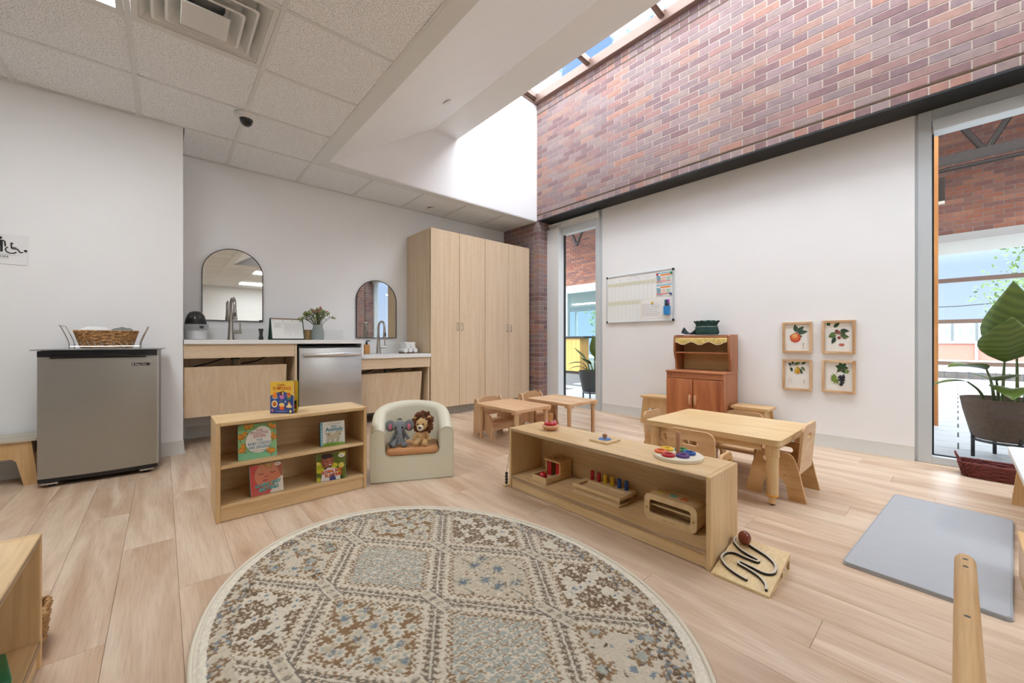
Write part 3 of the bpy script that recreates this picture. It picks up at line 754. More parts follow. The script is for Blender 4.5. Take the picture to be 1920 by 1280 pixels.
gm = mat('mansard_metal', (120, 126, 126), .5, .3)
rf = MB().prism([(0, 3.3), (12, 3.3), (11.4, 4.9), (.7, 4.9)], -30, 12, 'XZ').obj('mansard_roof', gm, bd, None)
for k in range(32):
    MB().prism([(-.05, 3.3), (.1, 3.3), (.8, 4.9), (.65, 4.9)], -29+k*1.3, -29+k*1.3+.14, 'XZ').obj('roof_rib', mat('rib_metal', (84, 88, 90), .5, .3), rf, None)
    MB().box(.16, .5, -28.6+k*1.3, -28.6+k*1.3+.5, 3.7, 4.5).obj('dormer_pane', mat('dormer_light', (190, 196, 198), .4), rf, None)
MB().box(-.12, .2, -30, 12, 3.2, 3.38).obj('gutter', whitem, bd, None)
for k in range(7): MB().tube([(-.12, -27+k*5.6, 0), (-.12, -27+k*5.6, 3.2)], .08, 8).obj('downpipe', whitem, bd)
for k, (za, zb_) in enumerate(((2.55, 3.2), (1.75, 1.6))):
    tag(MB().tube([(30, 14, za), (30, 0, za+.1), (30, -20, zb_+.6)], .022, 5).obj('overhead_cable', dark), ('upper' if k == 0 else 'lower')+' overhead cable strung across the street', 'cable')
def tree(label, loc, h, r, seed, n=2600, spread=(1, 1, 1), trunk=.18, leaf=.16):
    rs = random.Random(seed); tr_ = thing('tree', label, 'tree', loc)
    tk = MB().tube([(0, 0, 0), (.05, .02, h*.45), (-.02, .05, h*.8)], [trunk, trunk*.7, trunk*.3], 8)
    cs = []
    for k in range(16):
        a = rs.uniform(0, 6.28); rad = r*rs.uniform(.25, .95); c = Vector((rad*math.cos(a)*spread[0], rad*math.sin(a)*spread[1], h*.78+rs.uniform(-.6, .8)*r*spread[2])); cs.append((c, r*rs.uniform(.3, .5)))
        tk.tube([(0, 0, h*.45), tuple(c*.6+Vector((0, 0, h*.25))), tuple(c)], [trunk*.35, trunk*.2, .02], 5)
    tk.obj('trunk', mat('bark', (96, 82, 68), .9), tr_)
    m = MB()
    for k in range(n):
        c, cr_ = rs.choice(cs); d = Vector((rs.gauss(0, 1), rs.gauss(0, 1), rs.gauss(0, 1))).normalized()*cr_*rs.random()**.4
        p = c+d; u_ = Vector((rs.gauss(0, 1), rs.gauss(0, 1), rs.gauss(0, 1))).normalized(); v_ = u_.orthogonal().normalized(); L = leaf*rs.uniform(.6, 1.2)
        m.quad(p, p+(u_+v_*.5)*L*.5, p+u_*L, p+(u_-v_*.5)*L*.5)
    f = m.obj('foliage', mat('leaf_green', (92, 118, 62), .6, noise=(3, .3)), tr_, None); tag(f, kind='stuff')
    return tr_
q = PX(1925, 520, 19)
tree('leafy street tree seen through the large window', (19, q.y-.9, -2.5), 6.4, 1.9, 3, 3200, (1, 1.0, 1.0), .14, .15)
for yy, xx, lb, sd in ((8.2, 18.5, 'green tree filling the lobby rear windows behind the desk', 20), (13.2, 19.5, 'green tree behind the lobby, further along the rear windows', 21)):
    tree(lb, (xx, yy, -.06), 4.2, 2.0, sd, 2600, (1, 1, 1.4), .16, .24)
# =================================================================== SINK WALL
lamz = wood('maple_laminate', (226, 204, 174), (216, 190, 156), 'Z', 26, 26, .5)
lamx = wood('maple_laminate_h', (226, 204, 174), (216, 190, 156), 'X', 26, 26, .5)
quartz = mat('white_quartz', (236, 237, 236), .3)
steelm = mat('brushed_steel', (200, 200, 198), .33, .95, aniso=.4)
nickel = mat('brushed_nickel', (176, 172, 164), .28, 1.0)
blackp = mat('black_plastic', (22, 22, 23), .4)
CYF = 4.10
# worktop
wt = thing('worktop', 'white quartz worktop stepping down to a lower child sink section', 'worktop', (.85, 4.4, .87))
def L(o): return (-.85, -4.4, -.87)
MB().box(.128-.85, 1.563-.85, CYF-.02-4.4, YB-.002-4.4, .003, .04, .002, 1).obj('upper_slab', quartz, wt, None)
MB().box(1.541-.85, 1.563-.85, CYF-.02-4.4, YB-.002-4.4, .714-.87, .0028, .001, 1).obj('waterfall_end', quartz, wt, None)
MB().box(1.5635-.85, 2.354-.85, CYF-.02-4.4, YB-.002-4.4, .714-.87, .753-.87, .002, 1).obj('lower_slab', quartz, wt, None)
MB().box(.128-.85, 1.563-.85, YB-.014-4.4, YB-.002-4.4, .041, .155, .001, 1).obj('backsplash', quartz, wt, None)
MB().box(1.564-.85, 2.354-.85, YB-.014-4.4, YB-.002-4.4, .7535-.87, .86-.87, .001, 1).obj('backsplash', quartz, wt, None)
def sinkbase(label, x0, x1, ztop, zap, pz_top, pz_bot, ends, pipe):
    w = x1-x0; t_ = thing('sink_base', label, 'cabinet', (x0, CYF, 0))
    MB().box(0, w-(.022 if ends else 0), 0, .018, zap, ztop, .001, 1).obj('apron', lamx, t_, None)
    if ends: MB().box(w-.02, w, 0, .59, .0, ztop, .001, 1).obj('end_panel', lamz, t_, None)
    else: MB().box(w-.018, w, .02, .59, .0, zap-.001, .001, 1).obj('end_panel', lamz, t_, None)
    # sloped removable access panel
    y0, y1 = .06, .115
    pl = MB().prism([(y0, pz_top), (y0+.018, pz_top), (y1+.018, pz_bot), (y1, pz_bot)], .004, w-.075, 'YZ'); pl.obj('access_panel', lamz, t_, None)
    MB().prism([(y0+.018, pz_top-.002), (y0+.06, pz_top-.002), (y1+.06, pz_bot), (y1+.018, pz_bot)], w-.076, w-.070, 'YZ').obj('gap_strip', steelm, t_, None)  # made-up steel strip standing in for the dark gap at the panel edge
    MB().box(.01, w-.03, .40, .41, pz_bot+.05, ztop-.005).obj('back_board', lamz, t_, None)
    MB().tube([(pipe, .2, ztop-.002), (pipe, .2, pz_top-.05)], .022, 12).obj('drain_pipe', mat('pipe_grey', (146, 142, 118), .5), t_)
    MB().tube([(pipe, .2, zap+.03), (pipe, .2, zap-.02)], .034, 12).obj('pipe_collar', blackp, t_)
    for k, (a, c) in enumerate(((-.30, -.02), (.05, .28))):
        MB().tube(catmull([(pipe+a, .24, pz_top-.01+.02*k), (pipe+(a+c)/2, .22, pz_top+.03), (pipe+c, .2, zap+.02)], 6), .006, 6).obj('supply_hose', blackp, t_)
    return t_
sinkbase('maple laminate sink base with sloped access panel under the upper worktop', .128, .945, .872, .757, .685, .262, True, .36)
sinkbase('low maple laminate sink base with sloped access panel beside the tall cabinet', 1.545, 2.352, .713, .60, .548, .12, False, .36)
# dishwasher
d = thing('dishwasher', 'stainless steel dishwasher with a full-width bar handle', 'dishwasher', (.952, CYF-.012, 0))
MB().box(.008, .588, .03, .58, .09, .85).obj('tub', blackp, d, None)
MB().box(.006, .587, -.012, .028, .105, .832, .004, 2).obj('door', steelm, d)
MB().box(.03, .565, .05, .08, .0, .09).obj('toe_kick', blackp, d, None)
h_ = MB().box(.03, .565, -.062, -.040, .752, .785, .006, 2).obj('handle', mat('satin_bar', (214, 214, 212), .25, .9), d)
for xx in (.045, .535): MB().box(xx, xx+.018, -.0405, -.0125, .758, .779, .002, 1).obj('handle_mount', steelm, d, None)
# tall cabinets, two units with two doors each
for k, x0 in enumerate((2.36, 3.165)):
    lb = ('tall two-door maple laminate cabinet next to the lower sink', 'tall two-door maple laminate cabinet next to the brick pier')[k]
    t_ = thing('tall_cabinet', lb, 'cabinet', (x0, CYF, 0), 0, 'tall storage cabinets'); w = .804
    MB().box(0, w, .028, .605, .10, 2.235, .001, 1).obj('body', lamz, t_, None)
    MB().box(.002, w-.002, .085, .60, 0, .10).obj('plinth', mat('grey_plinth', (168, 166, 158), .6), t_, None)
    for s in (0, 1):
        a, c = (.002, w/2-.002) if s == 0 else (w/2+.002, w-.002)
        dr = MB().box(a, c, 0, .0205, .102, 2.234, .0012, 1).obj('door', lamz, t_, None)
        hx = (w/2-.034) if s == 0 else (w/2+.034)
        MB().tube(catmull([(hx, -.0005, 1.03), (hx, -.028, 1.035), (hx, -.030, 1.075), (hx, -.028, 1.118), (hx, -.0005, 1.122)], 4), .0045, 8).obj('handle', nickel, dr)
# mirrors
mir = mat('mirror_silver', (236, 238, 234), .02, 1.0)
def arch(x0, x1, z0, z1, n=28):
    r = (x1-x0)/2; cx = (x0+x1)/2
    return [(x0, z0), (x1, z0)]+[(cx+r*math.cos(math.pi*i/n), z1-r+r*math.sin(math.pi*i/n)) for i in range(n+1)]
for (x0, x1, z0, z1, lb) in ((.276, .769, 1.095, 1.797, 'arched black-framed mirror above the upper worktop'), (1.709, 2.209, .936, 1.637, 'arched black-framed mirror above the lower sink')):
    t_ = thing('arched_mirror', lb, 'mirror', ((x0+x1)/2, YB-.001, z0), 0, 'arched mirrors'); hw = (x1-x0)/2; hh_ = z1-z0
    o_ = arch(-hw, hw, 0, hh_); i_ = arch(-hw+.006, hw-.006, .006, hh_-.006)
    MB().prism([o_, i_], -.022, -.001, 'XZ').obj('frame', blackp, t_, 30)
    MB().prism(arch(-hw+.005, hw-.005, .005, hh_-.005), -.016, -.003, 'XZ').obj('mirror_glass', mir, t_, None)
# faucets
def faucet(label, loc, H_, mirror=False):
    t_ = thing('faucet', label, 'faucet', loc, 0, 'gooseneck faucets')
    MB().lathe([(0, 0), (.030, 0), (.030, .004), (.026, .02), (.016, H_*.52), (.0135, H_*.6)], n=20).obj('body', nickel, t_)
    r = H_*.18; zc = H_-r-.012
    pts = [(0, 0, H_*.58), (0, 0, zc)]+[(0+(r-r*math.cos(a))*.1, -(r-r*math.cos(a)), zc+r*math.sin(a)) for a in [math.pi*i/10 for i in range(1, 10)]]
    e = (2*r*.1, -2*r); pts += [(e[0], e[1], zc), (e[0], e[1], zc-.03)]
    MB().tube(pts, .0125, 12).obj('spout', nickel, t_)
    sh = MB().lathe([(.013, 0), (.015, -.03), (.022, -.10), (.021, -.106), (0, -.106)], c=(e[0], e[1], zc-.028), n=18).obj('spray_head', nickel, t_)
    MB().box(e[0]-.006, e[0]+.006, e[1]-.0215, e[1]-.014, zc-.10, zc-.065, .002, 1).obj('spray_button', blackp, sh, None)
    MB().tube([(.012, 0, .075), (.085, -.01, .075)], .016, 12).obj('handle_hub', nickel, t_)
    MB().tube([(.072, -.01, .085), (.072, -.01, .165)], [.006, .005], 8).obj('lever', nickel, t_)
    return t_
faucet('tall brushed nickel gooseneck faucet before the larger sink mirror on the upper worktop', (.486, 4.56, .911), .40)
faucet('brushed nickel gooseneck faucet on the lower child-height sink', (1.905, 4.52, .754), .385)
# steriliser
t_ = thing('bottle_steriliser', 'white countertop bottle steriliser with a smoky domed lid', 'appliance', (.222, 4.46, .911))
wp = mat('white_plastic', (226, 227, 228), .35)
MB().lathe([(0, 0), (.072, 0), (.078, .006), (.080, .10), (.078, .125), (0, .125)], n=28).obj('body', wp, t_)
MB().prism(rrect(-.078, .085, -.02, .03, .012), -.088, -.06, 'XZ').obj('control_panel', mat('grey_plastic', (150, 152, 154), .4), t_, None, (0, 0, .105))
MB().box(.02, .05, -.0895, -.0875, .098, .122).obj('display', mat('lcd_dark', (50, 54, 56), .3), t_, None)
MB().lathe([(.077, .125), (.076, .15), (.070, .185)], n=28).obj('lid_band', blackp, t_)
MB().lathe([(.071, .18), (.062, .215), (.045, .24), (.02, .25), (0, .251)], n=28).obj('dome', mat('smoke_plastic', (58, 62, 62), .15), t_)
# black bottle brush stand
MB().lathe([(0, 0), (.020, 0), (.020, .02), (.014, .045), (.017, .08), (.021, .10), (.021, .108), (0, .108)], n=18).obj('soap_bottle', mat('charcoal_rubber', (62, 62, 64), .5), None, 40, (.80-.08, 4.50, .911))
tag(bpy.data.objects['soap_bottle'], 'small waisted charcoal bottle between faucet and desk binder', 'bottle')
# easel binder
t_ = thing('easel_binder', 'dark green easel binder with ringed paper pages', 'binder', (.925, 4.42, .911))
grn = mat('binder_green', (28, 62, 50), .5)
W_ = .147
MB().prism([(-.075, 0), (-.072, 0), (.003, .212), (0, .212)], -W_, W_, 'YZ').obj('front_cover', grn, t_, None)
MB().prism([(.072, 0), (.075, 0), (.003, .212), (0, .212)], -W_, W_, 'YZ').obj('back_cover', grn, t_, None)
MB().box(-W_, W_, -.095, .075, 0, .004).obj('foot_board', grn, t_, None)
pg = MB().prism([(-.086, .012), (-.082, .012), (-.008, .200), (-.012, .200)], -W_+.01, W_-.012, 'YZ').obj('pages', mat('paper', (234, 234, 230), .7), t_, None)
MB().box(-W_+.01, W_-.01, -.014, .0, .201, .207, .002, 1).obj('ring_spine', mat('copper_spine', (186, 140, 110), .35, .6), t_, None)
for xx in (-.12, -.04, .04, .12): 
    MB().tube([(xx, -.012+.016*math.cos(a), .196+.016*math.sin(a)) for a in [2*math.pi*i/12 for i in range(12)]], .0018, 5, closed=True).obj('ring', nickel, t_)
pr_ = Print()
rs = random.Random(3)
pr_.rect(-.115, -.045, .165, .168, (170, 170, 172)); pr_.rect(-.115, -.05, .125, .127, (178, 178, 180))
for k in range(9): pr_.rect(-.115, -.115+rs.uniform(.04, .07), .155-k*.003, .1562-k*.003, (196, 196, 196))
for k in range(26):
    xx = -.03+k*.0062; pr_.rect(xx, xx+.0012, rs.uniform(.03, .10), rs.uniform(.15, .185), (188, 188, 190))
pr_.obj('page_print', pg, (0, -.0875, -.0), (math.radians(-21.5), 0, 0))
bpy.data.objects['page_print'].location = (0, -.0915, .0045)
# vase with flowers
t_ = thing('flower_vase', 'frosted glass jug vase with pink and green wax flowers', 'vase', (1.213, 4.42, .911))
frost = mat('frosted_glass', (214, 224, 222), .35); frost.node_tree.nodes['Principled BSDF'].inputs['Transmission Weight'].default_value = .7
MB().lathe([(0, 0), (.058, 0), (.060, .01), (.060, .09), (.044, .135), (.046, .15), (.048, .156), (.043, .156), (.040, .138), (.055, .09), (.055, .014), (0, .012)], n=30).obj('jug', frost, t_)
rs = random.Random(11); stems = MB(); leaves = MB(); buds = MB(); pink = MB()
for k in range(64):
    a = rs.uniform(0, 6.28); sp = rs.uniform(.02, 1)**.8; ex = math.cos(a)*.185*sp; ey = math.sin(a)*.15*sp; ez = .16+.17*(1-.75*sp*sp)*rs.uniform(.75, 1.05)
    P = catmull([(ex*.08, ey*.08, .03), (ex*.22, ey*.22, .15), (ex*.7, ey*.7, (.15+ez)/2+.04), (ex, ey, ez)], 3); stems.tube(P, .0016, 4)
    for q in range(9):
        f = rs.uniform(.55, 1); p = P[min(len(P)-1, int(f*len(P)))]; d_ = Vector((rs.gauss(0, 1), rs.gauss(0, 1), rs.gauss(.3, .8))).normalized()*rs.uniform(.014, .026); s_ = d_.orthogonal().normalized()*.0045
        leaves.quad(p, p+d_*.5+s_, p+d_, p+d_*.5-s_)
    (pink if (rs.random() < .34 and ex > -.08) else buds).sph((ex, ey, ez+.004), rs.uniform(.007, .012), (1, 1, 1.1), 6)
    if rs.random() < .5: buds.sph((ex*.9+rs.uniform(-.015, .015), ey*.9, ez-.012), .006, n=6)
stems.obj('stems', mat('stem_green', (84, 92, 52), .6), t_); tag(leaves.obj('leaves', mat('small_leaf', (92, 110, 62), .55), t_, None), kind='stuff')
tag(buds.obj('buds', mat('bud_green', (150, 160, 96), .6), t_), kind='stuff'); tag(pink.obj('blossoms', mat('pink_blossom', (214, 128, 132), .6), t_), kind='stuff')
# candle jar
t_ = thing('candle_jar', 'small straw-coloured lidded jar behind the flower vase', 'jar', (1.13, 4.50, .911))
MB().lathe([(0, 0), (.040, 0), (.042, .004), (.042, .092), (.0, .092)], n=26).obj('jar', mat('straw_glass', (206, 176, 118), .4), t_)
MB().lathe([(0, .092), (.043, .092), (.043, .104), (0, .106)], n=26).obj('lid', mat('cork_lid', (186, 150, 96), .7), t_)
# soap pump
t_ = thing('soap_dispenser', 'square amber soap dispenser with a black pump', 'soap dispenser', (1.745, 4.47, .7535))
MB().box(-.029, .029, -.029, .029, 0, .105, .005, 2).obj('bottle', wood('amber_wood', (206, 152, 84), (186, 128, 66), 'Z', 20, 10), t_)
MB().lathe([(.014, .105), (.015, .118), (.011, .124), (.008, .145), (0, .145)], n=14).obj('pump_collar', blackp, t_)
MB().tube([(0, 0, .146), (.006, -.004, .148), (.035, -.015, .146)], .0055, 8).obj('pump_spout', blackp, t_)
# rolled towels on a tray
tray = thing('wooden_tray', 'small dark wooden tray under the rolled towels', 'tray', (2.20, 4.36, .7535))
MB().lathe([(0, 0), (.105, 0), (.120, .012), (.116, .013), (.102, .005), (0, .005)], n=30, sy=.7).obj('tray_dish', wood('walnut_tray', (128, 88, 62), (100, 66, 46), 'X'), tray)
tw = mat('towel_white', (236, 236, 234), .95, bump=.5, noise=(120, .03))
tn = ['white rolled towel at the bottom of the stack, next to the cabinet', 'white rolled towel at the bottom of the stack, in the middle', 'white rolled towel at the bottom of the stack, next to the faucet', 'white rolled towel on the second layer, by the cabinet', 'white rolled towel on the second layer, by the faucet', 'white folded towel on the very top of the stack']
for k, (dx, dz) in enumerate(((.062, .031), (0, .031), (-.062, .031), (.031, .078), (-.031, .078), (.0, .115))):
    m = MB(); fl_ = k == 5
    n = 22; sp_ = []
    for i in range(n*2+1):
        a = math.pi*2*i/n; r = .006+.024*i/(n*2); sp_.append((r*math.cos(a), r*math.sin(a)))
    if not fl_:
        m.lathe([(0, -.075), (.026, -.075), (.030, -.068), (.031, 0), (.030, .068), (.026, .075), (0, .075)], n=20)
    else:
        m.box(-.075, .07, -.06, .06, -.014, .014, .012, 3)
    o = m.obj('rolled_towel' if not fl_ else 'folded_towel', tw, None, 60, (2.20+dx, 4.36, .7535+dz+.005), (math.pi/2, 0, 0) if not fl_ else (0, 0, .1))
    tag(o, tn[k], 'towel', 'towels on the tray')
    if not fl_:
        MB().tube([(p[0]*.86, p[1]*.86, .0752) for p in sp_[::2]], .0022, 5).obj('rolled_edge', tw, o)
# =================================================================== FRIDGE CORNER
t_ = thing('mini_fridge', 'stainless mini fridge with a bowed door and black top handle', 'fridge', (-.288, 3.88, 0), math.radians(-3))
W_ = .272
MB().box(-W_, W_, -.13, .19, .025, .84, .004, 1).obj('body', mat('fridge_grey', (128, 130, 128), .4, .4), t_, None)
dp = [(-W_, -.135), (W_, -.135)]+[(W_-2*W_*i/12, -.185-.022*math.sin(math.pi*i/12)) for i in range(13)]
frm = mat('fridge_steel', (172, 173, 168), .36, .9, aniso=.5)
MB().prism(dp, .055, .80, 'XY').obj('door', frm, t_, 30)
hp = [(-W_, -.135), (W_, -.135), (W_, -.19), (W_*.78, -.203), (-W_*.78, -.203), (-W_, -.19)]
MB().prism(hp, .801, .838, 'XY').obj('handle_strip', mat('gloss_black', (16, 17, 18), .15), t_, 30)
MB().box(-W_*.80, W_*.80, -.215, -.204, .79, .812, .004, 2).obj('handle_lip', MATS['gloss_black'], t_)
MB().prism([(a, b_*.985) for a, b_ in dp], .03, .054, 'XY').obj('base_grille', blackp, t_, 30)
for xx in (-.22, .22): MB().box(xx-.035, xx+.035, -.20, -.14, .02, .029).obj('hinge_plate', steelm, t_, None)
for xx in (-.22, .22):
    for yy in (-.15, .15): MB().lathe([(0, 0), (.018, 0), (.018, .025), (0, .025)], c=(xx, yy, 0), n=12).obj('foot', blackp, t_)
MB().box(W_-.001, W_+.004, -.185, -.135, .055, .80, .001, 1).obj('door_edge', mat('edge_silver', (206, 206, 206), .3, .7), t_, None)
bdg = MB().box(.145, .235, -.2005, -.1975, .735, .752, .001, 1).obj('badge', blackp, t_, None, rot=(0, 0, 0))
p_ = Print(); p_.text('Magic Chef', .19, .7395, .0125, (220, 220, 220), bold=.01); p_.ell(.152, .7435, .004, .005, (220, 220, 220)); p_.obj('badge_lettering', bdg, (0, -.2008, 0))
tagp = tag(MB().box(-.30, .30, -.205, .185, 0, .006, .002, 1).obj('steel_tray', mat('tray_grey', (150, 150, 148), .35, .6), None, None, (-.288, 3.885, .841), (0, 0, math.radians(-3))), 'flat grey steel tray lying on top of the fridge', 'tray')
# wire rack on the tray
wire = mat('chrome_wire', (206, 206, 204), .22, 1.0)
t_ = thing('wire_rack', 'low chrome wire dish rack on top of the fridge', 'dish rack', (-.280, 3.86, .847))
zz = .018
MB().tube([(-.165, -.10, zz), (.165, -.10, zz), (.165, .10, zz), (-.165, .10, zz)], .0022, 6, closed=True).obj('frame_wire', wire, t_)
for s in (-1, 1):
    MB().tube(catmull([(s*.165, -.10, .0), (s*.168, -.10, .05), (s*.20, -.10, .14), (s*.207, -.10, .152)], 4)+catmull([(s*.207, .10, .152), (s*.20, .10, .14), (s*.168, .10, .05), (s*.165, .10, 0)], 4), .003, 7).obj('end_handle', wire, t_)
for k in range(10):
    xx = -.135+k*.03; MB().tube([(xx-.012, -.106, zz+.032), (xx, -.10, zz), (xx, .10, zz)], .0016, 5).obj('tine', wire, t_)
# wicker basket inside the rack
wick = bpy.data.materials.new('wicker'); wick.use_nodes = True; MATS['wicker'] = wick; t = wick.node_tree; b = t.nodes['Principled BSDF']; b.inputs['Roughness'].default_value = .7
x_ = N(t, 'ShaderNodeTexCoord'); n_ = N(t, 'ShaderNodeTexNoise'); n_.inputs['Scale'].default_value = 70; t.links.new(x_.outputs['Object'], n_.inputs['Vector'])
rr = ramp(t, [(.3, rgb(112, 78, 42)), (.55, rgb(176, 132, 82)), (.75, rgb(204, 164, 112))]); t.links.new(n_.outputs['Fac'], rr.inputs[0]); t.links.new(rr.outputs[0], b.inputs['Base Color'])
def woven(parent, name, m_, rows, n, f, amp, r):
    """rows of woven strand, f(t)->(rx, ry, z)"""
    for i in range(rows):
        rx, ry, z_ = f(i/(rows-1)); P = []
        for j in range(n):
            a = 2*math.pi*j/n; d_ = amp*(1 if (j+i) % 2 else -1)
            ce_, se_ = math.cos(a), math.sin(a); q = 2.0/5
            sx_ = math.copysign(abs(ce_)**q, ce_); sy_ = math.copysign(abs(se_)**q, se_)
            P.append(((rx+d_)*sx_, (ry+d_)*sy_, z_+.0008*math.sin(j*2.3+i)))
        MB().tube(P, r, 6, closed=True).obj(name, m_, parent)
t_ = thing('wicker_basket', 'brown woven seagrass basket standing in the wire rack', 'basket', (-.280, 3.86, .853))
woven(t_, 'woven_row', wick, 11, 60, lambda s: (.118+.030*s, .075+.022*s, .006+.106*s), .003, .0068)
MB().prism(rrect(-.115, .115, -.07, .07, .03), .0, .008, 'XY').obj('basket_base', wick, t_)
MB().prism(rrect(-.113, .113, -.070, .070, .03), .009, .10, 'XY').obj('liner', wick, t_)
# cloths in the basket
def cloth(name, label, loc, w, d_, h_, m_, seed):
    rs = random.Random(seed); m = MB(); n = 12; rows = []
    for i in range(n+1):
        row_ = []
        for j in range(n+1):
            u, v = i/n*2-1, j/n*2-1; e = max(abs(u), abs(v))
            zz = h_*(1-.75*e**3)+.006*math.sin(5*u+seed)*math.cos(4*v+2*seed)
            row_.append(m.bm.verts.new((u*w, v*d_, zz)))
        rows.append(row_)
    for i in range(n):
        for j in range(n): m.bm.faces.new((rows[i][j], rows[i+1][j], rows[i+1][j+1], rows[i][j+1]))
    o = m.obj(name, m_, None, 60, loc); so = o.modifiers.new('thick', 'SOLIDIFY'); so.thickness = .008; return tag(o, label, 'cloth')
cloth('folded_cloth', 'white folded cloth lying in the wicker basket', (-.34, 3.86, .957), .068, .066, .03, tw, 1)
cloth('folded_cloth', 'grey-green folded cloth lying in the wicker basket', (-.205, 3.86, .957), .058, .066, .034, mat('sage_cloth', (128, 136, 130), .9), 5)
# restroom sign, partly out of view
t_ = thing('restroom_sign', 'clear acrylic restroom sign with black pictograms on the white wall', 'sign', (-.785, YL, 1.40))
MB().box(-.115, .116, -.006, 0, 0, .196, .002, 1).obj('acrylic_plate', mat('acrylic_plate', (241, 242, 243), .2), t_)
p_ = Print(.0003); K = (26, 26, 27)
def man(cx, sk=False):
    p_.ell(cx, .168, .0095, .0095, K)
    if sk: p_.poly([(cx-.010, .155), (cx+.010, .155), (cx+.022, .105), (cx-.022, .105)], K); p_.rect(cx-.009, cx-.001, .078, .106, K); p_.rect(cx+.001, cx+.009, .078, .106, K)
    else: p_.rect(cx-.012, cx+.012, .115, .155, K); p_.rect(cx-.012, cx-.0015, .078, .118, K); p_.rect(cx+.0015, cx+.012, .078, .118, K)
    p_.line([(cx-.012, .152), (cx-.020, .148), (cx-.0225, .114)], .0068, K); p_.line([(cx+.012, .152), (cx+.020, .148), (cx+.0225, .114)], .0068, K)
man(-.062, True); man(0)
cx = .055
p_.line([(cx-.008+.024*math.cos(a), .094+.021*math.sin(a)) for a in [math.radians(125+i*17) for i in range(13)]], .006, K)
p_.ell(cx-.006, .137, .006, .006, K); p_.line([(cx-.009, .131), (cx-.006, .104), (cx+.018, .104), (cx+.029, .082), (cx+.041, .085)], .006, K); p_.line([(cx-.006, .113), (cx+.013, .113)], .004, K)
p_.ell(.107, .096, .0075, .0075, K)
p_.rect(-.115, .085, .0605, .0615, K)
p_.text('RESTROOM', -.024, .041, .0195, K, sx=1.18)
for k in range(16):
    for q in range(3):
        if (k*7+q*3) % 4: p_.ell(-.09+k*.0085+(q % 2)*.003, .034-(q//2)*.004, .0009, .0009, (150, 150, 150), 6)
p_.obj('sign_print', t_, (0, -.0065, 0), None, mat('sign_ink', (26, 26, 27), .5) if False else attrmat('printed_paper'))
